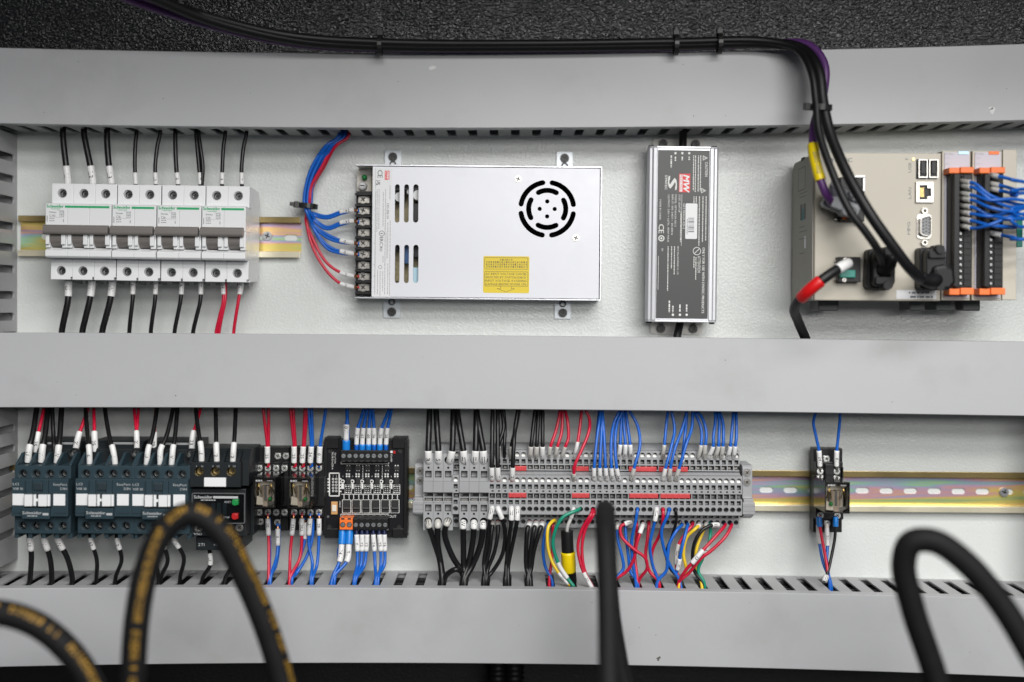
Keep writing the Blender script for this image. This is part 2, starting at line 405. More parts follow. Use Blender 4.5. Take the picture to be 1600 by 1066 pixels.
def subpath(path, s0, s1):
    acc = 0; out = []
    for a, b in zip(path, path[1:]):
        l = (b-a).length
        if acc+l >= s0 and acc <= s1:
            t0 = max(0, (s0-acc)/l) if l else 0; t1 = min(1, (s1-acc)/l) if l else 1
            if not out: out.append(a.lerp(b, t0))
            if (out[-1]-a.lerp(b, t1)).length > 1e-4: out.append(a.lerp(b, t1))
        acc += l
    return out

# ================================================================ the cabinet (setting)
def slab(name, u0, u1, v0, v1, d0, d1, m):
    o = link(name, MB().box(u0, u1, v0, v1, d0, d1).mesh(name, m)); o['kind'] = 'structure'; return o
slab('mounting_plate', -520, 476, -294, 214, -3, 0, 'plate_paint')
o = link('ceiling_with_shade_overhang', MB().prism([(-4, 190), (0, 206), (24, 330), (390, 330), (390, 336), (20, 336), (-6, 206), (-10, 190)], -640, 640, ax='u').mesh('ceiling_with_shade_overhang', 'black_paint')); o['kind'] = 'structure'  # flat front overhang is unseen, added to shade the upper duct
slab('cabinet_back_wall', -640, 640, -560, 188, -46, -40, 'black_sheet')
slab('cabinet_floor', -640, 640, -566, -560, -46, 330, 'black_sheet')
slab('cabinet_side_wall', 640, 646, -566, 200, -46, 120, 'black_paint')
slab('cabinet_side_wall', -646, -640, -566, 200, -46, 120, 'black_paint')

# ================================================================ wiring ducts
DUCT = 60.0
def quad(p3, dd=0.0):
    q = [P(x, y, DUCT+dd) for x, y in p3]; (x0, y0), (x1, y1), (x2, y2) = [(a[0], a[1]) for a in q]
    def f(x):
        return y0*(x-x1)*(x-x2)/((x0-x1)*(x0-x2))+y1*(x-x0)*(x-x2)/((x1-x0)*(x1-x2))+y2*(x-x0)*(x-x1)/((x2-x0)*(x2-x1))
    return f
PITCH = 18.0
SLOT0 = {'upper': 20.8, 'middle': 5.0, 'lower': -94.1}
DT = {}
def duct(key, label, top3, bot3, u0=-498.0, u1=500.0, dd=0.0):
    T, B = quad(top3, dd), quad(bot3, dd); DT[key] = (T, B)
    um = (u0+u1)/2; org = Vector((um, B(um), 0))
    root = bpy.data.objects.new('wiring_duct', None); COL.objects.link(root); root.location = W(org); tag(root, label, 'wiring duct', 'grey slotted wiring ducts')
    us = [u0+(u1-u0)*i/40 for i in range(41)]
    sec = [('b', -1.3, 50), ('b', -1.3, 59.6), ('b', -0.7, 60.4), ('t', 0.7, 60.4), ('t', 1.3, 59.6), ('t', 1.3, 50), ('t', 0.1, 50), ('t', 0.1, 58.8), ('b', -0.1, 58.8), ('b', -0.1, 50)]
    sec = [(w, dv, d+dd) for w, dv, d in sec]
    mb = MB(); n = len(sec); vs = []
    for u in us: vs += [(u-org[0], (T(u) if w == 't' else B(u))+dv-org[1], d) for w, dv, d in sec]
    fs = []
    for i in range(40):
        for k in range(n): j = (k+1) % n; fs.append((i*n+k, i*n+j, (i+1)*n+j, (i+1)*n+k))
    mb.add(vs, fs, 0)
    part('cover', mb, 'duct_cover', root, 0)
    s0 = SLOT0[key]; k0 = math.ceil((u0+6-s0)/PITCH); slots = []
    while s0+k0*PITCH < u1-6: slots.append(s0+k0*PITCH); k0 += 1
    mb = MB()
    for side, fn, sg in (('t', T, -1), ('b', B, 1)):
        m2 = MB(); edges = [u0]+[(p+q)/2 for p, q in zip(slots, slots[1:])]+[u1]
        for s, ea, eb in zip(slots, edges, edges[1:]): m2.prism(rectp(ea, eb, 0.0, 56.5+dd), 0.15, 1.6, [stadium(s-3.7, s+3.7, 4.5, 49+dd)], ax='v')
        m2.v = [(u-org[0], fn(u)+sg*v-org[1], d) for u, v, d in m2.v]
        mb.add(m2.v, m2.f, 0)
    vs = []
    for u in us: vs += [(u-org[0], B(u)+1.7-org[1], 0.4), (u-org[0], T(u)-1.7-org[1], 0.4), (u-org[0], T(u)-1.7-org[1], 1.6), (u-org[0], B(u)+1.7-org[1], 1.6)]
    mb.add(vs, [(i*4+k, i*4+(k+1) % 4, (i+1)*4+(k+1) % 4, (i+1)*4+k) for i in range(40) for k in range(4)], 0)
    part('slotted_base', mb, 'duct_base', root)
    return root
duct_u = duct('upper', 'topmost grey wiring duct, under the black cabinet ceiling', [(0, 77), (780, 86), (1600, 71)], [(0, 191), (780, 198), (1600, 186)])
duct_m = duct('middle', 'middle grey wiring duct between the breaker row and terminal row', [(0, 522.5), (800, 527.5), (1600, 536.5)], [(0, 634.5), (800, 637.5), (1600, 648)])
duct_l = duct('lower', 'lowest grey wiring duct, slotted top showing, behind the rubber hoses', [(0, 922), (750, 922.5), (1600, 938)], [(0, 1040), (650, 1034), (1600, 1056)], dd=12.0)
def slot_near(key, px, d=30):
    u = P(px, 480, d)[0]; return SLOT0[key]+round((u-SLOT0[key])/PITCH)*PITCH
def vduct(label, u_wall, w, v0, v1, slots, sgn=1):
    """upright duct; sgn 1: the wall we see looks right"""
    root = bpy.data.objects.new('wiring_duct', None); COL.objects.link(root); c = Vector((u_wall-sgn*w/2, (v0+v1)/2, 0)); root.location = W(c); tag(root, label, 'wiring duct', 'grey slotted wiring ducts')
    hw = w/2; h = (v1-v0)/2; mb = MB()
    holes = [stadium(6, 48, s-3.4-c[1], s+3.4-c[1]) for s in slots]
    for sg in (-1, 1): mb.prism(rectp(0, 57, -h, h), sg*hw, sg*(hw-1.6), holes, ax='u')
    mb.box(-hw+1.7, hw-1.7, -h, h, 0.4, 1.8)
    part('slotted_base', mb, 'duct_base', root)
    mb = MB().prism([(-hw-1.2, 50), (-hw-1.2, 60.4), (hw+1.2, 60.4), (hw+1.2, 50), (hw+0.1, 50), (hw+0.1, 58.8), (-hw-0.1, 58.8), (-hw-0.1, 50)], -h, h, ax='v')
    part('cover', mb, 'duct_cover', root); return root
def vy(py): return P(0, py, 28)[1]
ul = P(27, 0, 0)[0]
vduct('upright grey slotted duct left of the white breakers', ul, 60, P(0, 524, 58)[1]+2, P(0, 191, 58)[1]-3, [vy(y) for y in (243, 277, 311, 352, 386, 420, 461, 495)])
ul2 = P(28, 0, 0)[0]
vduct('upright grey slotted duct left of the dark contactors', ul2, 60, P(0, 880, 20)[1], P(0, 634, 58)[1]-3, [vy(y) for y in (672, 704, 737, 771, 803, 837)])
ur = P(1603, 0, 0)[0]
vduct('upright grey slotted duct at the right edge beside the long rail', ur, 40, P(0, 900, 40)[1]-4, P(0, 647, 58)[1]-3, [vy(y) for y in (690, 724, 758, 792, 826, 860)], -1)
# wear on the covers: real chips and specks, thin flakes lying on the plastic
def flake(root, px, py, r, m, seed, name='scuff', long=1.0, ang=0):
    rg = random.Random(seed); q0 = 12.0 if root is duct_l else 0.0; p = P(px, py, 60.6+q0); o = Vector((root.location.x*1000, root.location.z*1000, 0)); pts = []
    for i in range(9):
        a = 2*math.pi*i/9; q = r*rg.uniform(0.45, 1.15); x, y = q*math.cos(a)*long, q*math.sin(a); pts.append((p[0]-o[0]+x*math.cos(ang)-y*math.sin(ang), p[1]-o[1]+x*math.sin(ang)+y*math.cos(ang)))
    mb = MB(); mb.prism(pts, 60.36+q0, 60.5+q0); part(name, mb, m, root)
for i, (x, y, r) in enumerate(((675, 106, 2.2), (1551, 173, 3.2), (1548, 169, 1.8))): flake(duct_u, x, y, r, 'duct_scuff', i, long=1.7 if i == 0 else 1.0)
rg = random.Random(3)
for root, y0, y1, n in ((duct_u, 95, 188, 11), (duct_m, 545, 630, 7), (duct_l, 940, 1028, 8)):
    for i in range(n): flake(root, rg.uniform(20, 1580), rg.uniform(y0, y1), rg.uniform(0.2, 0.45), 'duct_dirt', 100+i, 'speck', rg.uniform(0.8, 2.2), rg.uniform(0, 3))
flake(duct_l, 1029, 1029, 1.7, 'duct_dirt', 9, 'speck', 1.6, 0.8)

# ================================================================ DIN rails
def din_rail(label, x0, y0, x1, y1, slot_px, pitch_px, screws):
    a, b = P(x0, y0, 7.5), P(x1, y1, 7.5); mid = (a+b)/2; ln = (b-a).length; roll = math.degrees(math.atan2(a[1]-b[1], b[0]-a[0]))
    dv = Dev('din_rail', label, 'rail', (x0+x1)/2, (y0+y1)/2, 0, roll, 'yellow zinc mounting rails', dref=7.5)
    h = ln/2; mb = MB()
    s0 = dv.L(slot_px, (y0+y1)/2, 1)[0]; pt = pitch_px*mmpp(1); holes = []; k = math.ceil((-h+4-s0)/pt)
    while s0+k*pt < h-2:
        c = s0+k*pt; e = min(c+6, h-1.2)
        if e-c > -3: holes.append(stadium(max(c-6, -h+1.2), e, -2.7, 2.7))
        k += 1
    mb.prism(rectp(-h, h, -12.2, 12.2), 0.3, 1.3, holes)
    part('web', mb, 'rail_passivated', dv.e)
    for sg in (1, -1):
        pr = [(sg*12.2, 0.35), (sg*13.3, 1.2), (sg*13.3, 6.6), (sg*17.5, 6.6), (sg*17.5, 7.6), (sg*12.5, 7.6), (sg*12.2, 7.0)]
        m2 = MB(); n = len(pr); m2.add([(u, v, d) for u in (-h, h) for v, d in pr], [tuple(range(n)), tuple(range(n, 2*n))]+[(i, (i+1) % n, n+(i+1) % n, n+i) for i in range(n)])
        part('lip', m2, 'rail_lip_dark' if sg > 0 else 'rail_lip_lit', dv.e, 0.25)
    for sx, sy in screws:
        q = dv.L(sx, sy, 1.3); link('screw', screw(4.0, 2.2), dv.e, (q[0], q[1], 1.3), rot=0.4)
    return dv
rail_u = din_rail('short yellow zinc rail carrying the white breakers', 28, 368.5, 469, 371, 455, 38, [(418, 369)])
rail_l = din_rail('long rainbow-tinted zinc rail carrying contactors, relays and terminals', 14, 757.5, 1640, 770.5, 1197.5, 37.5, [(1568, 769)])

# ================================================================ circuit breakers
def breaker(label, npole, xl, yt, rating, seed):
    pw = 34.25; xc = xl+pw*npole/2; yc = yt+75+0.0*xl
    dv = Dev('circuit_breaker', label, 'circuit breaker', xc, yc, 0, 0.8, 'white circuit breakers on the short rail', dref=50)
    w = 17.92; hw = w*npole/2; k = mmpp(50)
    top, bot = 39.6, -39.8
    nt = (yc-(yt+31))*mmpp(63)+0.0; c63 = dv.L(xc-2.0*0, yt+31, 63)[1]; n0 = dv.L(xc, yt+31, 63)[1]; n1 = dv.L(xc, yt+116, 63)[1]
    for i in range(npole):
        u0 = -hw+i*w+0.06; u1 = u0+w-0.12; uc = (u0+u1)/2
        mb = MB()
        mb.prism([(8, 30), (14, top-1.5), (43, top), (43, bot), (14, bot+1.5), (8, -30)], u0, u1, ax='u')
        mb.prism(rectp(u0, u1, n0-2, top), 43, 50, [circ(uc-0.4, dv.L(xc, yt+15.5, 50)[1], 3.9, 14)])
        lo = dv.L(xc, yt+136.5, 50)[1]
        notch = [(u0, bot), (u1-1.6, bot), (u1-1.6, bot+2.2), (u1, bot+2.2), (u1, n1+2), (u0, n1+2)]
        mb.prism(notch, 43, 50, [circ(uc-0.4, lo, 3.9, 14)])
        body = part('pole_body', mb, 'breaker_white', dv.e, 0.35)
        for vv in (dv.L(xc, yt+15.5, 50)[1], lo):
            m3 = MB(); m3.prism(circ(uc-0.4, vv, 3.9, 14), 43.02, 48.6, [circ(uc-0.4, vv, 3.2, 14)], smooth=True); m3.box(uc-3.2, uc+2.4, vv-2.8, vv+2.8, 43.02, 43.3, 1); part('screw_well', m3, ['terminal_grey', 'dark_socket'], body)  # grey lining and dark floor paint the shade inside the well
            link('screw', screw(2.75, 1.6, 'screw_steel'), body, (uc-0.4, vv, 43.4), rot=random.Random(seed*10+i).uniform(0, 3))
        # nose with the toggle window
        mb = MB(); tw0, tw1 = n1+8.2, n1+23.5
        mb.prism([(43.1, n0), (61.5, n0), (63, n0-1.2), (63, tw1), (43.1, tw1)], u0, u1, ax='u')
        mb.prism([(43.1, n1), (61.5, n1), (63, n1+1.4), (63, tw0-2.4), (58, tw0), (43.1, tw0)], u0, u1, ax='u')
        mb.box(u0, u0+3.7, tw0, tw1, 43.1, 62.2); mb.box(u1-4.4, u1, tw0, tw1, 43.1, 62.2); mb.box(u0+3.7, u1-4.4, tw0, tw1, 43.1, 46)
        mb.box(u0+0.8, u0+3.7, tw0+2.5, tw0+11, 62.2, 64.6); mb.box(u1-4.4, u1-1.0, tw0+2.5, tw0+11, 62.2, 64.6)
        part('nose', mb, 'breaker_white', dv.e, 0.35)
        mb = MB(); A = []
        for q in range(13):
            a = R(-70+150*q/12); A.append((52+11.6*math.cos(a), (tw0+tw1)/2+11.2*math.sin(a)*0.68))
        mb.prism(A+[(48, tw1-1), (48, tw0+1)], u0+3.9, u1-4.6, ax='u'); mb.box(u0+3.9, u1-4.6, tw0+7.6, tw0+8.2, 60, 64.0)
        part('toggle', mb, 'breaker_toggle', dv.e)
    hb = dv.L(xc, yt+72.0, 68)[1]; sh = -4.4*0.5
    prof = roundrect(62.6, 69.0, hb-3.9, hb+3.9, 2.4, 3)
    mb = MB().prism(prof, -hw-0.1, hw-1.2, ax='u')
    for i in range(npole): uc = -hw+(i+0.5)*w-0.3; mb.prism([(58, hb-6), (58, hb+3), (64, hb+3), (64, hb-3)], uc-4.4, uc+4.4, ax='u')
    h = part('toggle_bar', mb, 'breaker_toggle', dv.e, 0.3)
    m2 = MB(); text(m2, 'I', 0, hb-1.4, 69.1, 1.6, 15); part('marking', m2, 'print_grey', h)
    mb = MB(); yb = n0-2.7
    text(mb, 'Schneider', -hw+0.9, yb+0.3, 63.08, 2.6, 0, 0, 'l', width=14.0, bold=0.17); mb.box(-hw+15.8, hw-1.6, yb-0.95, yb+0.85, 63.0, 63.08)
    dashes(mb, -hw+4.5, yb-2.0, 63.08, 7.5, 0.5, seed=3); part('brand_band', mb, 'print_green', dv.e)
    mb = MB(); y = yb-4.6
    text(mb, 'Domae', -hw+3.2, y, 63.08, 1.35, 0, 0, 'l', bold=0.05); text(mb, rating, -hw+3.2, y-2.9, 63.08, 2.0, 0, 0, 'l')
    for j in range(2): dashes(mb, -hw+3.2, y-5.3-j*1.8, 63.08, 4.2, 0.55, 0, seed=j+4)
    for j in range(4): dashes(mb, -hw+11.4, y+0.6-j*1.25, 63.08, 3.6, 0.5, 0, seed=j+9)
    for q in ((-hw+3, -hw+14.9, y-4.25, y-4.1), (-hw+9.5, -hw+14.9, y+1.3, y+1.45), (-hw+14.9, -hw+15.05, y-4.2, y+1.4), (-hw+1.2, -hw+1.7, y-8, y-3), (-hw+14.5, -hw+15.0, y-8, y-5.6)): mb.box(*q, 63.0, 63.07)
    part('rating_print', mb, 'print_grey', dv.e)
    mb = MB()
    for i in range(npole): uc = -hw+(i+0.5)*w; mb.box(uc-5, uc+5, bot-3.0, bot-0.3, 14, 30)
    part('rail_clip', mb, 'terminal_grey_dark', dv.e)
    return dv
breaker('white three-pole breaker with the widest toggle bar, far left', 3, 79.5, 287.2, 'C40', 1)
breaker('white two-pole breaker directly right of the three-pole one', 2, 182.6, 288.7, 'C16', 2)
breaker('white two-pole breaker third from the left in the row', 2, 252.0, 289.7, 'C16', 3)
breaker('white two-pole breaker at the right end of the row', 2, 321.0, 290.7, 'C10', 4)

# ================================================================ power supply
def power_supply():
    dv = Dev('power_supply', 'wide silver power supply box with round fan grille and yellow sticker', 'power supply', 747.5, 363.5, 0, 0.55, dref=31)
    hw = 385/2*mmpp(31); hh = 205/2*mmpp(31)
    uL = dv.L(581.5, 363, 31)[0]
    mb = MB().box(-hw, hw, hh, hh+1.2, 1, 32); mb.box(-hw, hw, -hh-1.2, -hh, 1, 32); mb.box(hw-1.2, hw, -hh, hh, 1, 31.2); mb.box(-hw, hw-1.2, -hh, hh, 1, 2.2)
    part('chassis', mb, 'alu_side', dv.e, 0.2)
    fc = dv.L(855, 326.6, 31); k = mmpp(31); holes = []
    for a in (0, 90, 180, 270):
        holes.append(arcslot(fc[0], fc[1], 37.5*k, 45.5*k, a+10, a+80, 12)); holes.append(arcslot(fc[0], fc[1], 25*k, 33*k, a-29, a+29, 9))
        holes.append(circ(fc[0]+11.7*k*math.cos(R(a)), fc[1]+11.7*k*math.sin(R(a)), 3.4*k, 12))
    for x0, x1 in ((617, 624.3), (631.4, 638.8), (645.6, 653.8)):
        for y0, y1 in ((288, 348), (382.5, 442.5)): holes.append(stadium(*dv.r(x0, y0, x1, y1, 31)))
    mb = MB().prism(rectp(uL, hw-1.9, -hh+0.5, hh-0.5), 29.8, 31, holes); mb.box(hw-3.0, hw-1.9, -hh+0.6, hh-0.6, 3, 29.7); mb.box(uL, uL+1.2, -hh+0.6, hh-0.6, 21, 29.7)
    cov = part('cover', mb, 'alu_case', dv.e)
    for x, y in ((809.8, 280), (899.8, 372)): dv.put('screw', screw(3.0, 0.9, 'nickel'), x, y, 30.9, cov, 0.4)
    # fan behind the grille
    mb = MB().cyl(fc[0], fc[1], 8, 22, 11.5, n=20); mb.cyl(fc[0], fc[1], 6.7, 7.4, 26.5, n=28)
    for i in range(7):
        a = 2*math.pi*i/7; c, s = math.cos(a), math.sin(a); q = []
        for rr, tw, dd in ((11, -4, 11), (11, 4, 20), (23.5, 6, 19), (23.5, -4, 10)): q.append((fc[0]+rr*c-tw*s, fc[1]+rr*s+tw*c, dd))
        mb.add(q+[(x, y, z-0.8) for x, y, z in q], [(0, 1, 2, 3), (7, 6, 5, 4), (0, 4, 5, 1), (1, 5, 6, 2), (2, 6, 7, 3), (3, 7, 4, 0)])
    mb.prism(circ(fc[0], fc[1], 26, 28), 6, 27, [circ(fc[0], fc[1], 24.6, 28)]); part('fan', mb, 'fan_black', dv.e)
    # board and components seen through the vents
    mb = MB().box(-hw+3, 60, -hh+3, hh-3, 5, 6.6); part('circuit_board', mb, 'board_tan', dv.e)
    for x, y, r in ((624, 308, 8.5), (653, 305, 9), (640, 300, 5)):
        c = dv.L(x, y, 24); m2 = MB().cyl(c[0], c[1], 6.6, 24, r*mmpp(24), n=20); m2.cyl(c[0], c[1], 24.05, 24.3, r*mmpp(24)*0.86, n=20, mi=1); part('capacitor', m2, ['capacitor', 'label_light'], dv.e)
    for nm, q, m in (('transformer', (612, 286, 660, 298, 7, 22), 'capacitor'), ('choke', (632, 384, 642, 412, 7, 20), 'inductor_blue'), ('heat_sink', (645, 418, 656, 446, 7, 24), 'heatsink_blue'), ('resistor', (616, 428, 624, 440, 7, 12), 'board_tan'), ('transformer', (645, 318, 656, 346, 7, 20), 'capacitor'), ('choke', (612, 382, 622, 392, 7, 20), 'capacitor'), ('transformer', (644, 384, 656, 402, 7, 18), 'capacitor')):
        dv.pbox(nm, *q, m)
    # rating label and print
    mb = MB().box(*dv.r(582.5, 263.5, 611.5, 464, 31), 31.0, 31.1); lab = part('rating_label', mb, 'label_light', dv.e)
    mb = MB(); c = dv.L(606, 330, 31); text(mb, 'LRS-350-24', c[0], c[1], 31.14, 1.9, -90, bold=0.04)
    for x, y, s, z, a in ((594, 272, 'CE', 4.2, -90), (592, 286, 'UK', 2.2, -90), (588.5, 286, 'CA', 2.2, -90), (596, 377, 'ERC', 2.9, -90), (595.5, 389, 'RU', 2.2, -90)):
        c = dv.L(x, y, 31); text(mb, s, c[0], c[1], 31.14, z, a, bold=0.1)
    c = dv.L(596.5, 365, 31); mb.prism(circ(c[0], c[1], 2.4, 18), 31.1, 31.13, [circ(c[0], c[1], 1.9, 18)]); dashes(mb, c[0]-1.1, c[1], 31.13, 2.2, 0.8)
    c = dv.L(594, 417.5, 31); mb.prism(circ(c[0], c[1], 1.6, 14), 31.1, 31.13, [circ(c[0], c[1], 1.25, 14)])
    for x, y, s in ((584.6, 328, 'V'), (584.6, 380, 'V'), (584.6, 413.5, 'G'), (584.6, 431.5, 'N'), (584.6, 449, 'L')): c = dv.L(x, y, 31); text(mb, s, c[0], c[1], 31.14, 1.0, -90)
    part('rating_print', mb, 'print_grey', lab)
    mb = MB(); rg = random.Random(5)
    for x, y0, y1 in ((609.5, 290, 312), (609.8, 345, 462), (606, 348, 404), (602.5, 296, 460), (599, 300, 355), (598.5, 400, 410), (592.5, 296, 358), (589.5, 296, 362), (587, 300, 460), (590, 422, 460), (594, 424, 462), (598, 424, 455), (606, 412, 460)):
        c = dv.L(x, y0, 31); dashes(mb, c[0], c[1], 31.13, (y1-y0)*k, 0.75, -90, 0, rg.randint(0, 99))
    for x, y0, y1 in ((586.2, 262, 461), (604, 362, 406)): q = dv.r(x-0.25, y0, x+0.25, y1, 31); mb.box(*q, 31.1, 31.12)
    part('fine_print', mb, 'print_lightgrey', lab)
    mb = MB(); mb.box(*dv.r(601.2, 267, 608.5, 281, 31), 31.1, 31.13); lg = part('logo', mb, 'print_red', lab)
    mb = MB(); c = dv.L(605.9, 274, 31); text(mb, 'MW', c[0], c[1], 31.17, 2.0, -90, width=6.3, bold=0.12, shear=0.2); c = dv.L(602.7, 274, 31); text(mb, 'MEAN WELL', c[0], c[1], 31.17, 0.9, -90, width=6.5); part('logo_lettering', mb, 'print_white', lg)
    # yellow sticker
    q = dv.r(755, 400.5, 827, 458, 31); mb = MB().prism(roundrect(*q, 1.3), 31.0, 31.12); st = part('warning_sticker', mb, 'sticker_yellow', dv.e)
    mb = MB(); lw = 0.28
    def frame(x0, y0, x1, y1):
        a = dv.r(x0, y0, x1, y1, 31); mb.prism(roundrect(*a, 1.0), 31.1, 31.14, [roundrect(a[0]+lw, a[1]-lw, a[2]+lw, a[3]-lw, 0.8)])
    frame(757, 402.5, 825, 421); frame(757, 424.5, 825, 447.5)
    for i, s in enumerate(('AC INPUT VOLTAGE CAN BE', 'SELECTED BY SWITCH.CHECK', 'INPUT VOLTAGE AVOIDING', 'DAMAGE BEFORE POWER ON.')):
        c = dv.L(790.5, 428.2+i*5.35, 31); text(mb, s, c[0], c[1], 31.15, 1.75, width=34.5)
    for i in range(4):
        y = 406+i*3.6; c = dv.L(759.5 if i else 781, y, 31); x = 0
        for j in range(19 if i else 6):
            rg2 = random.Random(i*50+j)
            for t in range(3): mb.box(c[0]+x, c[0]+x+1.35, c[1]-0.6+t*0.55, c[1]-0.6+t*0.55+0.17, 31.1, 31.14)
            mb.box(c[0]+x+rg2.uniform(0.2, 1.0), c[0]+x+rg2.uniform(0.2, 1.0)+0.2, c[1]-0.7, c[1]+0.75, 31.1, 31.145); x += 1.85
    ax, ay, _ = dv.L(790.5, 457, 31)
    for (x0, y0), (x1, y1) in (((-4.5, 5.3), (-4.5, 3.2)), ((-4.5, 3.2), (-7.4, 3.2)), ((-7.4, 3.2), (0, 0.3)), ((0, 0.3), (7.4, 3.2)), ((7.4, 3.2), (4.5, 3.2)), ((4.5, 3.2), (4.5, 5.3))):
        dx, dy = x1-x0, y1-y0; l = math.hypot(dx, dy); nx, ny = -dy/l*lw/2, dx/l*lw/2
        mb.prism([(ax+x0+nx, ay+y0+ny), (ax+x0-nx, ay+y0-ny), (ax+x1-nx, ay+y1-ny), (ax+x1+nx, ay+y1+ny)], 31.1, 31.14)
    part('sticker_print', mb, 'steel_dark', st)
    # terminal strip
    mb = MB(); dv.box(mb, 556, 299, 581, 463, 4, 16)
    ty = [312, 329.2, 346.4, 363.3, 380.3, 397.2, 414.5, 432, 449.3]
    for y in [303.5]+[(a+b)/2 for a, b in zip(ty, ty[1:])]+[458]: dv.box(mb, 555, y-1.6, 580.5, y+1.6, 15.9, 26); dv.box(mb, 554.5, y-1.6, 559, y+1.6, 10, 26.2)
    dv.box(mb, 578.5, 300, 581, 462, 15.9, 24); part('terminal_strip', mb, 'black_plastic', dv.e, 0.25)
    for i, y in enumerate(ty):
        m2 = MB(); dv.box(m2, 559.5, y-5.5, 577.5, y+5.5, 15.9, 17.4); t = part('clamp_plate', m2, 'nickel', dv.e, 0.2)
        dv.put('screw', screw(3.6, 2.2, 'nickel'), 567.5, y, 17.6, t, random.Random(i).uniform(0, 3))
    mb = MB(); dv.box(mb, 558, 264, 580, 299, 5, 8); ad = part('adjuster_board', mb, 'contact_ivory', dv.e)
    c = dv.L(566, 290, 16); m2 = MB().cyl(c[0], c[1], 8, 15, 3.5, n=18); part('trimmer', m2, 'terminal_grey', ad); link('trimmer_screw', screw(2.4, 1, 'steel', True), ad, (c[0], c[1], 15))
    c = dv.L(568.5, 276.5, 16); m2 = MB().cyl(c[0], c[1], 8, 13, 2.3, n=14); m2.dome(c[0], c[1], 13, 2.2, 2.3); part('indicator_lamp', m2, 'button_green', ad)
    # four feet
    for x0, y0, x1, y1, sy, s2 in ((601, 234.5, 627, 262, 245.5, 257), (869.5, 237, 895, 264, 247.5, 259.5), (599, 466, 625.5, 497, 487.5, 472), (866.5, 468, 892, 498.5, 489, 475)):
        q = dv.r(x0, y0, x1, y1, 2); b = part('mounting_foot', MB().prism(roundrect(*q, 0.8), 0.2, 2.0), 'foot_zinc', dv.e, 0.2)
        dv.put('screw', screw(3.9, 2.2, 'steel_dark'), (x0+x1)/2, sy, 2.0, b, 0.3); c = dv.L((x0+x1)/2, s2, 2.0); m2 = MB().prism(circ(c[0], c[1], 3.0, 14), 2.0, 3.2, [circ(c[0], c[1], 1.8, 12)]); part('nut', m2, 'steel_dark', b)
power_supply()

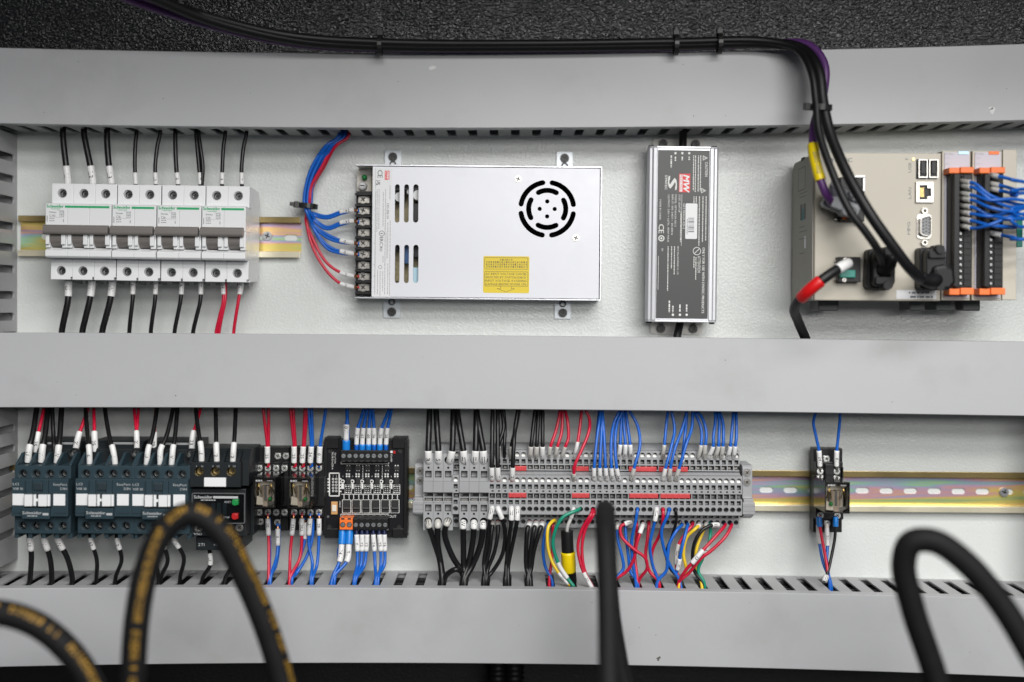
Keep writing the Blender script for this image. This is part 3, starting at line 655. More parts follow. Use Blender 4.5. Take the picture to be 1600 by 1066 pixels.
# ================================================================ power adapter
def adapter():
    dv = Dev('power_adapter', 'upright aluminium power adapter with black label full of white print', 'power adapter', 1067, 366, 0, 0.75, dref=36)
    k = mmpp(36); hw = 114/2*k; hh = 269/2*k
    f = 41.5*k
    mb = MB().prism([(-hw+5.5, 2), (-hw+4.5, 14), (-hw+1.5, 17), (-hw+1.0, 26), (-hw+0.8, 32), (-hw+2.2, 34.2), (-hw+4.6, 34.6), (-hw+5.2, 35.7), (-f, 36.2), (-f, 35.4), (f, 35.4), (f, 36.2), (hw-5.2, 35.7), (hw-4.6, 34.6), (hw-2.2, 34.2), (hw-0.8, 32), (hw-1.0, 26), (hw-1.5, 17), (hw-4.5, 14), (hw-5.5, 2)], -hh, hh, ax='v')
    part('case', mb, 'alu_profile', dv.e, 0.4)
    for v0, v1 in ((hh, hh+1.6), (-hh-1.6, -hh)):
        mb = MB().prism([(-hw+6, 1.8), (-hw+5, 14.2), (-hw+1.8, 17.2), (-hw+1.1, 31.6), (-hw+2.6, 33.9), (-f, 35.9), (f, 35.9), (hw-2.6, 33.9), (hw-1.1, 31.6), (hw-1.8, 17.2), (hw-5, 14.2), (hw-6, 1.8)], v0, v1, ax='v'); ec = part('end_cap', mb, 'alu_profile', dv.e, 0.3)
        for u in (-hw+4, hw-4): mm = MB().cyl(u, 27, v0 if v0 < 0 else v1, (v0-1.4) if v0 < 0 else (v1+1.4), 2.4, ax='v', n=12); part('end_screw', mm, 'steel_dark', ec)
    for sg, v0, v1 in ((1, hh-2, hh+12.5), (-1, -hh-12.5, -hh+2)):
        mb = MB(); hl = [stadium(u-2.2, u+2.2, (v0+v1)/2-1, (v0+v1)/2+5.2) for u in (-13.5, 14.5)]
        mb.prism(roundrect(-22.5, 22.5, min(v0, v1), max(v0, v1), 2), 0.3, 2.2, hl); ear = part('mounting_ear', mb, 'ear_beige', dv.e, 0.2)
        for u in (-13.5, 14.5):
            link('screw', screw(3.8, 3.0, 'steel_dark'), ear, (u, (v0+v1)/2+(-2.5 if sg < 0 else 2.5), 2.2), rot=0.5)
    lb = part('label_plate', MB().box(-f+0.6, f-0.6, -hh+1.4, hh-1.8, 35.4, 35.75), 'label_dark', dv.e)
    z = 35.8; mb = MB()
    def t(s, px, py, size, **kw): c = dv.L(px, py, 36); text(mb, s, c[0], c[1], z, size, -90, 0, 'l', **kw)
    def dsh(px, y0, y1, h, seed): c = dv.L(px, y0, 36); dashes(mb, c[0], c[1], z, (y1-y0)*k, h, -90, 0, seed)
    t('CAUTION', 1104, 253.5, 2.3, width=12, bold=0.05); t('ONLY FOR USE WITH SYNTEC PRODUCTS', 1099.5, 387, 2.0, width=55, bold=0.06)
    t('ATTENTION', 1092.5, 400, 2.5, width=14); t('SYNTEC', 1041, 274, 2.0, width=12, bold=0.1); t('GST40A24-XD-2', 1069, 318, 1.7, width=21.5)
    t('AC/DC ADAPTOR', 1062, 304, 1.7, width=15); t('MODEL GST40A24-XD-2', 1056, 304, 1.5, width=27); t('INPUT: 100-240V~ 50/60Hz', 1051, 304, 1.5, width=34); t('OUTPUT: 24V = 1.67A, 40W MAX', 1045, 304, 1.5, width=40)
    t('MADE IN CHINA', 1032, 312, 1.4, width=17); t('CE', 1033.5, 350.5, 4.4, width=7.5, bold=0.1)
    t('MEAN WELL ENTERPRISES CO., LTD.', 1059.5, 385, 1.3, width=24); t('SN', 1035, 388, 1.4)
    for i, (px, y0, y1) in enumerate(((1095, 243, 299), (1091.5, 243, 300), (1087, 243, 300), (1084, 243, 298), (1098.5, 307, 378), (1103.5, 307, 376), (1093, 307, 384), (1088, 307, 317), (1084.5, 307, 317), (1087.5, 402, 437), (1084.5, 401, 419), (1054, 385, 429), (1049.5, 385, 420), (1044, 385, 455), (1064, 332, 378))): dsh(px, y0, y1, 0.75, i)
    for px, py in ((1055.5, 239.5), (1066.2, 239.5), (1077, 239.5), (1051.5, 492), (1062.5, 492), (1073, 492)): c = dv.L(px, py, 36); mb.cyl(c[0], c[1], 35.7, z, 1.05, n=12)
    for i, (px, y0, y1) in enumerate(((1049, 243, 262), (1055.5, 245, 252), (1066.2, 245, 251), (1077, 245, 251), (1046, 470, 488), (1051.5, 478, 488), (1062.5, 476, 488), (1073, 476, 487))): dsh(px, y0, y1, 1.2, i+40)
    c = dv.L(1033.5, 372.5, 36); mb.prism(circ(c[0], c[1], 2.6, 18), 35.7, z, [circ(c[0], c[1], 1.7, 18)]); mb.prism(circ(c[0], c[1], 0.9, 10), 35.7, z)
    c = dv.L(1089, 392.5, 36); mb.prism(circ(c[0], c[1], 3.4, 20), 35.7, z, [circ(c[0], c[1], 2.9, 20)]); mb.prism([(c[0]-2.2, c[1]-1.8), (c[0]-1.8, c[1]-2.2), (c[0]+2.2, c[1]+1.8), (c[0]+1.8, c[1]+2.2)], 35.7, z)
    for px, py in ((1102, 247), (1099.5, 298)):
        c = dv.L(px, py, 36); a, b = [(c[0]-2, c[1]-2.2), (c[0]-2, c[1]+2.2), (c[0]+2.2, c[1])], [(c[0]-1.5, c[1]-1.4), (c[0]-1.5, c[1]+1.4), (c[0]+1.2, c[1])]; mb.prism(a, 35.7, z, [b]); mb.box(c[0]-0.9, c[0]+0.6, c[1]-0.25, c[1]+0.25, 35.7, z)
    c = dv.L(1051, 284, 36); text(mb, 'S', c[0], c[1], z, 7.6, -90, width=9.0, bold=0.75, shear=0.35)
    for x, y0, y1 in ((1065, 304, 384), (1028.5, 400, 453)): q = dv.r(x-0.3, y0, x+0.3, y1, 36); mb.box(*q, 35.7, z)
    part('label_print', mb, 'silk_white', lb)
    mb = MB().box(*dv.r(1061, 271.5, 1078.5, 300.5, 36), 35.7, 35.82); lg = part('logo', mb, 'print_red', lb)
    mb = MB(); c = dv.L(1072.5, 286, 36); text(mb, 'MW', c[0], c[1], 35.86, 5.2, -90, width=13.5, shear=0.25, bold=0.28); q = dv.r(1062, 273, 1066.4, 299.5, 36); mb.box(*q, 35.7, 35.84); part('logo_lettering', mb, 'print_white', lg)
    m2 = MB(); c = dv.L(1064.2, 286, 36); text(m2, 'MEAN WELL', c[0], c[1], 35.88, 1.6, -90, width=13); part('logo_small_lettering', m2, 'print_red', lg)
    q = dv.r(1071, 318, 1089.5, 373.5, 36); st = part('barcode_sticker', MB().prism(roundrect(*q, 1.0), 35.7, 35.95), 'sticker_white', lb)
    mb = MB(); rg = random.Random(2); y = q[3]-12
    while y > q[2]+6: w = rg.choice((0.3, 0.5, 0.9)); mb.box(q[0]+2.4, q[1]-2.6, y-w, y, 35.9, 36.0); y -= w+rg.choice((0.3, 0.5, 0.8))
    dashes(mb, q[0]+1.5, q[3]-13, 36.0, 13, 0.6, -90, 0, 3); part('barcode', mb, 'print_grey', st)
    return dv
adapter()

# ================================================================ controller with two input/output modules
def controller():
    dv = Dev('machine_controller', 'large beige machine controller with ports and two orange-latched modules', 'controller', 1415, 355, 0, 0.3, dref=82)
    Fd = 82.0
    u0, u1, v0, v1 = dv.r(1273, 239, 1470, 470, Fd)
    mb = MB().box(u0, u1, v0, v1, 10, Fd); part('housing', mb, 'controller_beige', dv.e, 0.8)
    # left side plate with printed boxes and vents
    mb = MB().prism([(9, v0+1), (9, v1-6), (14, v1-2), (Fd-3, v1-1), (Fd-3, v0+0.5)], u0-1.2, u0-0.02, ax='u'); sp = part('side_plate', mb, 'controller_side', dv.e, 0.3)
    mb = MB(); uu = u0-1.25
    def sb(d0, d1, a, b): mb.box(uu-0.05, uu, a, b, d0, d1)
    for d0, d1, a, b in ((30, 31, v1-26, v1-8), (54, 55, v1-26, v1-8), (30, 55, v1-26.6, v1-26), (30, 55, v1-8, v1-7.4)): sb(d0, d1, a, b)
    for i in range(2): sb(38+i*11, 46+i*11, 8, 21)
    for i, y in enumerate((30, 27, 2, -2, -8, -20)): sb(35, 62-4*(i % 3), y, y+0.5)
    part('side_print', mb, 'steel_dark', sp)
    mb = MB().box(uu-0.05, uu, v1-52, v1-42, 42, 52); part('side_logo', mb, 'print_teal', sp)
    mb = MB().box(uu-0.05, uu, -2-14, 8-14, 52, 58); part('side_mark', mb, 'print_white', sp)
    mb = MB().box(u0-1.4, u0+3, v1-2.5, v1+0.6, 40, 48); part('latch', mb, 'black_plastic', dv.e, 0.3)
    mb = MB(); c = dv.L(1312, 250, Fd); text(mb, 'SYNTEC', c[0], c[1], Fd+0.1, 3.2, 0, width=20, bold=0.2)
    for s, x, y, w in (('USB', 1421.5, 262, 8), ('LAN', 1421.5, 302, 9), ('MPG', 1420, 357, 10), ('P', 1417, 248.5, None)):
        c = dv.L(x, y, Fd); text(mb, s, c[0], c[1], Fd+0.1, 2.4, 90 if s != 'P' else 90, width=w)
    part('port_print', mb, 'print_grey', dv.e)
    c = dv.L(1427, 249, Fd); part('indicator_lamp', MB().cyl(c[0], c[1], Fd, Fd+0.8, 1.2, n=12), 'brass', dv.e)
    # USB pair
    mb = MB(); dv.box(mb, 1431.5, 249, 1464.5, 279.5, Fd-2, Fd+0.5); ub = part('usb_port', mb, 'dark_socket', dv.e)
    for x in (1440.5, 1457):
        q = dv.r(x-7, 250, x+7, 278.5, Fd); mb = MB().prism(rectp(*q), Fd, Fd+3.2, [rectp(q[0]+0.7, q[1]-0.7, q[2]+0.9, q[3]-0.7)]); part('shell', mb, 'nickel', ub)
        part('tongue', MB().box(*dv.r(x-2.5, 253, x+3.5, 272, Fd), Fd, Fd+2.6), 'black_gloss', ub)
    # LAN
    q = dv.r(1430, 284.5, 1457.5, 317, Fd); h = dv.r(1435.5, 290, 1453, 312, Fd)
    mb = MB().prism(rectp(*q), Fd-1, Fd+2.4, [[(h[0], h[2]), (h[1]-3, h[2]), (h[1]-3, h[2]+2.5), (h[1], h[2]+2.5), (h[1], h[3]-2.5), (h[1]-3, h[3]-2.5), (h[1]-3, h[3]), (h[0], h[3])]]); lp = part('network_port', mb, 'nickel', dv.e, 0.2)
    part('socket', MB().box(h[0]-1, h[1]+1, h[2]-1, h[3]+1, Fd+0.05, Fd+0.3), 'black_gloss', lp)
    for i in range(8): part('contact', MB().box(h[0], h[0]+4, h[2]+2.2+i*0.95, h[2]+2.6+i*0.95, Fd+0.3, Fd+0.7), 'brass', lp)
    # D-sub port
    q = dv.r(1431.5, 334, 1455, 374, Fd); ps = part('serial_port', MB().prism(roundrect(*q, 3.2), Fd-1, Fd+0.9), 'nickel', dv.e, 0.2)
    a, b, cc, e = dv.r(1435, 337.5, 1452, 370.5, Fd); sh = [(a, e-2.6), (a, cc+2.6), (a+1.6, cc+1.2), (b-1.5, cc), (b, cc+1.6), (b, e-1.6), (b-1.5, e), (a+1.6, e-1.2)]
    part('shell', MB().prism(sh, Fd+0.9, Fd+5.5, [[((x-(a+b)/2)*0.9+(a+b)/2, (y-(cc+e)/2)*0.94+(cc+e)/2) for x, y in sh]]), 'nickel', ps)
    mb = MB().prism([((x-(a+b)/2)*0.86+(a+b)/2, (y-(cc+e)/2)*0.92+(cc+e)/2) for x, y in sh], Fd+0.9, Fd+4.2)
    pi = part('insert', mb, 'terminal_grey_dark', ps); mb = MB()
    for i in range(3):
        for j in range(5): mb.cyl(a+2.6+i*2.3, cc+3.4+j*2.6+(i % 2)*0.8, Fd+4.2, Fd+4.3, 0.6, n=8)
    part('pin_hole', mb, 'dark_socket', pi)
    for y in (330, 379.5): c = dv.L(1443, y, Fd); part('jack_post', MB().prism(circ(c[0], c[1], 2.6, 6), Fd, Fd+3.5, [circ(c[0], c[1], 1.4, 10)]), 'nickel', dv.e)
    # power socket with green plug, and the upper-left socket
    q = (1310, 401.5, 1345, 441)
    mb = MB(); dv.box(mb, *q, Fd-1, Fd+9); pw = part('power_socket', mb, 'black_plastic', dv.e, 0.5)
    dv.pbox('green_plug', 1313, 422, 1337, 434, Fd+8, Fd+12.5, 'connector_teal', 0.6, pw)
    for y in (408, 418, 428, 437): dv.pbox('contact', 1304, y-1.2, 1310, y+1.2, Fd-0.5, Fd+2, 'nickel', 0, pw)
    for x, y in ((1320.5, 405.5), (1319, 437.5)): dv.put('screw', screw(1.6, 0.8, 'nickel'), x, y, Fd+9, pw)
    for i in range(9): dv.pbox('contact', 1345, 404+i*4, 1349, 405.6+i*4, Fd-0.5, Fd+2, 'nickel', 0, pw)
    up = dv.pbox('upper_socket', 1313, 277, 1351, 346, Fd-1, Fd+7, 'black_plastic', 0.5)
    dv.pbox('orange_key', 1317, 336, 1324, 343, Fd+6.5, Fd+8.5, 'orange_plastic', 0.3, up)
    dv.pbox('bracket', 1330, 274, 1352, 277.5, Fd, Fd+9, 'steel', 0.2, up); dv.pbox('bracket', 1348.5, 278, 1352, 299, Fd, Fd+9, 'steel', 0.2, up)
    for y in (333, 338, 343): dv.pbox('contact', 1303, y-1.0, 1312, y+1.0, Fd-0.5, Fd+2, 'nickel', 0, up)
    # sticker
    st = part('serial_sticker', MB().box(*dv.r(1400.5, 453.5, 1463, 467.5, Fd), Fd, Fd+0.15), 'sticker_white', dv.e)
    mb = MB(); c = dv.L(1420, 457.5, Fd); dashes(mb, c[0], c[1], Fd+0.2, 16, 1.4, 0, 0, 1); c = dv.L(1422, 464, Fd); dashes(mb, c[0], c[1], Fd+0.2, 18, 1.6, 0, 0, 2)
    part('sticker_print', mb, 'print_grey', st)
    # two modules
    mods = []
    for n, (x0, x1, lt, tagm) in enumerate(((1471.5, 1516, 'DI16', 'heatsink_blue'), (1519, 1565, 'DO16', 'orange_plastic'))):
        mb = MB(); dv.box(mb, x0, 236, x1, 469.5, 10, Fd-1); md = part('module', mb, 'controller_beige', dv.e, 0.5); mods.append(md)
        part('front_panel', MB().box(*dv.r(x0+4, 238, x1-1.5, 466, Fd), Fd-1, Fd-0.2), 'module_panel', md, 0.2)
        part('colour_tag', MB().box(*dv.r(x0+26, 236.5, x0+42, 241.5, Fd), Fd-0.3, Fd+0.4), tagm, md)
        mb = MB(); c = dv.L(x0+12, 240.5, Fd); text(mb, lt, c[0], c[1], Fd+0.0, 1.8, width=6.5); c0 = dv.L(x0+6, 247, Fd); dashes(mb, c0[0], c0[1], Fd, 3.5, 0.7, 0, 0, 1); c0 = dv.L(x0+6, 256, Fd); dashes(mb, c0[0], c0[1], Fd, 3.5, 0.7, 0, 0, 2)
        for i in range(18): c0 = dv.L(x0+8, 275+i*10.2, Fd); dashes(mb, c0[0], c0[1], Fd, 1.6, 0.9, 0, 0, i)
        part('channel_print', mb, 'print_lightgrey', md)
        tb0, tb1 = x0+13.5, x1+2.5
        mb = MB(); dv.box(mb, tb0, 271, tb1, 450, Fd-1, Fd+9)
        a = dv.r(tb0+1.5, 273, tb0+10, 448, Fd+9); mb.box(*a, Fd+8, Fd+15)
        pl = part('plug_body', mb, 'black_plastic', md, 0.4)
        for i in range(18):
            y = 277+i*9.75
            m2 = MB(); q = dv.r(tb0+13.5, y-3.4, tb0+19.5, y+3.4, Fd+11); m2.prism(rectp(*q), Fd+9, Fd+11, [circ((q[0]+q[1])/2, (q[2]+q[3])/2, 1.2, 8)]); q2 = dv.r(tb0+21, y-4.3, tb1-1, y+4.3, Fd+10); m2.box(*q2, Fd+9, Fd+10.2)
            part('clamp', m2, 'black_plastic', pl)
            if i > 8: c = dv.L(tb0+16.3, y, Fd+10); link('screw', screw(1.1, 0.6, 'steel', True), pl, (c[0], c[1], Fd+9.6), rot=i)
        for ya, yb in ((262, 271), (451, 461)):
            mb = MB(); dv.box(mb, tb0-2, ya, tb0+16, yb, Fd-1, Fd+12); dv.box(mb, tb0+16, ya-1.0, tb1+3.5, yb-0.5, Fd-1, Fd+14); part('latch', mb, 'orange_plastic', md, 0.5)
    dv.pbox('end_plate', 1566.5, 234, 1588.5, 469, 10, Fd-4, 'controller_beige', 0.5)
    for x0, x1 in ((1278, 1311), (1421, 1446), (1462, 1494), (1504, 1532)): dv.pbox('rail_foot', x0, 463, x1, 486, 12, 40, 'clip_grey', 1.2)
    dv.pbox('terminal_stub', 1589, 338, 1598, 386, 12, 40, 'connector_teal', 0.4)
    return dv
controller()

# ================================================================ contactors
def contactor(label):
    x0, x1 = 121.5, 209.0; xc = (x0+x1)/2
    dv = Dev('contactor', label, 'contactor', xc, 768, 0, 0.4, 'dark grey contactors on the long rail', dref=80)
    def fx(t, d=82): return x0+(x1-x0)*t                            # t: share of the width
    B = MB(); G = 'contactor_grey'
    a = dv.r(x0, 696, x1, 834, 50); s = dv.r(x0, 728, x1, 834, 74)
    u0, u1 = s[0], s[1]
    vt, vb = dv.L(xc, 728, 74)[1], dv.L(xc, 834, 74)[1]; m0, m1 = dv.L(xc, 749, 82)[1], dv.L(xc, 808, 82)[1]
    B.box(u0, u1, vb, vt, 9, 66)
    xs = [x0+(x1-x0)*t for t in (0.148, 0.385, 0.63, 0.865)]
    hv, lv = dv.L(xc, 740.5, 74)[1], dv.L(xc, 822, 74)[1]; hs = [dv.L(x, 741, 74)[0] for x in xs]
    B.prism(rectp(u0, u1, m0-2, vt), 66, 74, [circ(h, hv, 3.6, 14) for h in hs])
    B.prism(rectp(u0, u1, vb, m1+2), 66, 74, [circ(h, lv, 3.6, 14) for h in hs])
    B.box(u0, u1, m1, m0, 66, 80)
    body = part('housing', B, G, dv.e, 0.4)
    mb = MB().prism([(9, vt-1), (9, vt+17), (44, vt+17), (52, vt+11), (52, vt-1)], u0+2, u1-1, ax='u'); part('coil_block', mb, 'overload_black', dv.e, 0.4)
    part('name_strip', MB().box(u0+16, u1-4, vt+13.6, vt+16, 44, 47.5), 'terminal_grey_dark', dv.e, 0.3)
    c = (u1-4.5, vt+8.2); mm = MB().prism(circ(c[0], c[1], 4.2, 16), 52, 56, [circ(c[0], c[1], 3.0, 16)]); cs = part('coil_terminal', mm, 'overload_black', dv.e); link('screw', screw(2.8, 1.4, 'steel'), cs, (c[0], c[1], 52))
    for i in range(5):                                              # ribs between the upper wire entries
        u = u0+(u1-u0)*(0.02+0.24*i); part('entry_rib', MB().prism([(52, vt), (52, vt+9), (60, vt+9), (73.5, vt+1), (73.5, vt)], u-1.1, u+1.1, ax='u'), G, dv.e, 0.3)
        part('foot_tab', MB().box(u-1.6, u+1.6, vb-4, vb, 40, 72), G, dv.e, 0.3)
    for i, h in enumerate(hs):
        for j, v in enumerate((hv, lv)):
            m3 = MB(); m3.prism(circ(h, v, 3.6, 14), 66.05, 73.7, [circ(h, v, 3.2, 14)], smooth=True); m3.box(h-2.8, h+2.8, v-2.8, v+2.8, 66.05, 66.3); part('screw_well', m3, 'contactor_edge', body)  # well coloured darker than the housing to paint the shade inside
            link('screw', screw(2.6, 1.6, 'screw_steel'), body, (h, v, 66.8), rot=0.7*i+j)
        for j, v in enumerate((vt-2.5, vb+2.2)): pass
    w = u1-u0
    # raised ribs, window and tags
    for t0, t1 in ((0.27, 0.375), (0.57, 0.665)): part('rib', MB().box(u0+w*t0, u0+w*t1, m0-14, m0-0.5, 80, 82.5), G, dv.e, 0.3)
    part('indicator_window', MB().box(u0+w*0.40, u0+w*0.555, m0-9, m0-3, 80, 81.4), 'contactor_edge', dv.e, 0.5)
    tv0, tv1 = dv.L(xc, 790.5, 82)[1], dv.L(xc, 772.5, 82)[1]
    part('carrier', MB().box(u0+w*0.25, u0+w*0.72, tv0-1.2, tv1+0.8, 80, 82.2), 'contactor_edge', dv.e, 0.3)
    for t0, t1, dd, dz in ((0.02, 0.225, 80, 0.7), (0.265, 0.40, 82.2, 2.4), (0.415, 0.46, 82.2, 1.2), (0.51, 0.66, 82.2, 2.4), (0.668, 0.71, 82.2, 1.6), (0.745, 0.955, 80, 0.7)):
        part('white_tag', MB().box(u0+w*t0, u0+w*t1, tv0, tv1, dd, dd+dz), 'sticker_white', dv.e, 0.2)
    part('white_tag', MB().box(u0+w*0.46, u0+w*0.51, (tv0+tv1)/2-1, (tv0+tv1)/2+1.2, 82.2, 83), 'sticker_white', dv.e)
    for t in (0.02, 0.75):
        part('seam', MB().box(u0+w*t, u0+w*(t+0.22), m1+2.6, m1+3.0, 80, 80.3), 'contactor_edge', dv.e)
    bp = part('brand_plate', MB().box(u0+w*0.21, u0+w*0.70, m1-1.5, m1+7.2, 78, 83.4), G, dv.e, 0.4)
    mb = MB(); text(mb, 'Schneider', u0+w*0.225, m1+3.6, 83.45, 2.3, 0, 0, 'l', width=w*0.34, bold=0.08); mb.box(u0+w*0.58, u0+w*0.685, m1+1.6, m1+3.4, 83.4, 83.45); dashes(mb, u0+w*0.31, m1+1.0, 83.45, 8, 0.8, 0, 0, 4); part('brand_print', mb, 'print_lightgrey', bp)
    mb = MB(); text(mb, 'LC1', u0+w*0.02, m0-4.3, 80.05, 1.9, 0, 0, 'l', width=4.8); text(mb, 'V18 10', u0+w*0.02, m0-8.0, 80.05, 1.9, 0, 0, 'l', width=8.2); part('type_print', mb, 'print_lightgrey', dv.e); mb = MB()
    text(mb, 'EasyPact', u1-w*0.02, m0-4.3, 80.05, 1.9, 0, 0, 'r', width=10.8); text(mb, 'D3N', u1-w*0.02, m0-7.8, 80.05, 1.9, 0, 0, 'r', width=5.2); part('range_print', mb, 'print_lightgrey', dv.e)
    return dv
con = contactor('dark grey contactor in the middle of the three')
cA = copy_tree(con.e); pA = P(66, 768, 80); cA.location = W((pA[0], pA[1], 0)); cA['label'] = 'dark grey contactor standing apart at the far left, beside the duct'
cC = copy_tree(con.e); pC = P(253.2, 768.8, 80); cC.location = W((pC[0], pC[1], 0)); cC['label'] = 'dark grey contactor next to the overload relay, half behind the hose'

# ================================================================ overload relay
def overload():
    dv = Dev('overload_relay', 'black thermal overload relay with green and red buttons', 'overload relay', 340, 785, 0, 0.4, dref=72)
    K = 'overload_black'
    mb = MB(); q = dv.r(297, 722.5, 376, 761, 74)
    hs = [dv.L(x, 737, 74) for x in (311, 336, 361)]
    mb.prism(rectp(q[0], q[1], q[2], q[3]), 66, 74, [circ(h[0], h[1], 3.8, 14) for h in hs]); mb.prism([(20, q[2]), (20, q[3]+9), (56, q[3]+9), (66, q[3]), (66, q[2])], q[0], q[1]+5, ax='u')
    b = part('supply_block', mb, K, dv.e, 0.5)
    for i, h in enumerate(hs): link('screw', screw(3.3, 1.6, 'brass'), b, (h[0], h[1], 66.6), rot=i)
    for x in (298.5, 323.5, 348.5, 373): c = dv.L(x, 722, 70); part('entry_rib', MB().prism([(56, c[1]-1), (56, c[1]+8), (62, c[1]+8), (74, c[1]-0.5), (74, c[1]-1)], c[0]-1.2, c[0]+1.2, ax='u'), K, dv.e, 0.3)
    part('white_tag', MB().box(*dv.r(319, 746.5, 353, 760.5, 75), 74, 75.4), 'sticker_white', dv.e, 0.2)
    mb = MB()
    for s, x in (('1', 307), ('L1', 316), ('3', 332.5), ('L2', 341), ('5', 358), ('L3', 366)): c = dv.L(x, 728.5, 74); text(mb, s, c[0], c[1], 74.06, 1.5)
    part('terminal_print', mb, 'print_lightgrey', b)
    mb = MB(); dv.box(mb, 297, 764, 384, 838, 12, 66); body = part('housing', mb, K, dv.e, 0.6)
    part('side_wing', MB().box(*dv.r(376, 722, 397, 836, 46), 12, 46), K, dv.e, 0.6)
    q = dv.r(300, 770.5, 383, 818, 71); face = part('dial_panel', MB().box(*q, 66, 68.5), 'black_gloss', dv.e, 0.3)
    part('dial_cover', MB().prism(roundrect(*q, 1.2), 71, 72, []), 'clear_cover', dv.e)
    part('cover_frame', MB().prism(roundrect(*q, 1.2), 68.5, 72.1, [roundrect(q[0]+0.6, q[1]-0.6, q[2]+0.6, q[3]-0.6, 0.8)]), 'clip_grey', dv.e)
    for nm, x, y, m in (('reset_button', 367.5, 785, 'button_green'), ('stop_button', 367, 807, 'button_red')):
        c = dv.L(x, y, 73); mb = MB().cyl(c[0], c[1], 68, 74.5, 2.5, n=14); mb.box(c[0]-2.2, c[0]+2.6, c[1]-2, c[1]+2.4, 68, 74.0); part(nm, mb, m, dv.e, 0.3)
    mb = MB(); c = dv.L(303, 776.5, 72); text(mb, 'Schneider', c[0], c[1], 72.1, 2.5, 0, 0, 'l', width=15, bold=0.1); q2 = dv.r(333, 775.5, 372, 779, 72); mb.box(*q2, 72.0, 72.1); c = dv.L(314, 781.5, 72); dashes(mb, c[0], c[1], 72.1, 12, 0.8, 0, 0, 2)
    for s, x, y in (('RESET', 356, 784.5), ('STOP', 354, 808.5)): c = dv.L(x, y, 72); text(mb, s, c[0], c[1], 72.1, 1.4)
    part('brand_print', mb, 'print_lightgrey', dv.e)
    for x in (333, 342, 351): part('dial_slot', MB().box(*dv.r(x-3, 786, x+3, 804, 69), 68.4, 69.3), 'contactor_edge', face, 0.2)
    for x, y in ((310.5, 825.5), (374.5, 824.5)): dv.put('screw', screw(3.2, 1.6, 'nickel'), x, y, 66.2, body, x)
    mb = MB()
    c = dv.L(309, 834.5, 66); text(mb, '97NO', c[0], c[1], 66.08, 1.8)
    part('contact_print', mb, 'print_lightgrey', body)
    lb = part('lower_block', MB().box(*dv.r(306, 839, 378, 860, 60), 18, 60), K, dv.e, 0.5)
    mb = MB(); c = dv.L(314.5, 851, 60); text(mb, '2T1', c[0], c[1], 60.06, 2.4, width=5.2); c = dv.L(337, 851.5, 60); text(mb, '4T2', c[0], c[1], 60.06, 1.6); part('terminal_print', mb, 'print_lightgrey', lb)
    return dv
overload()

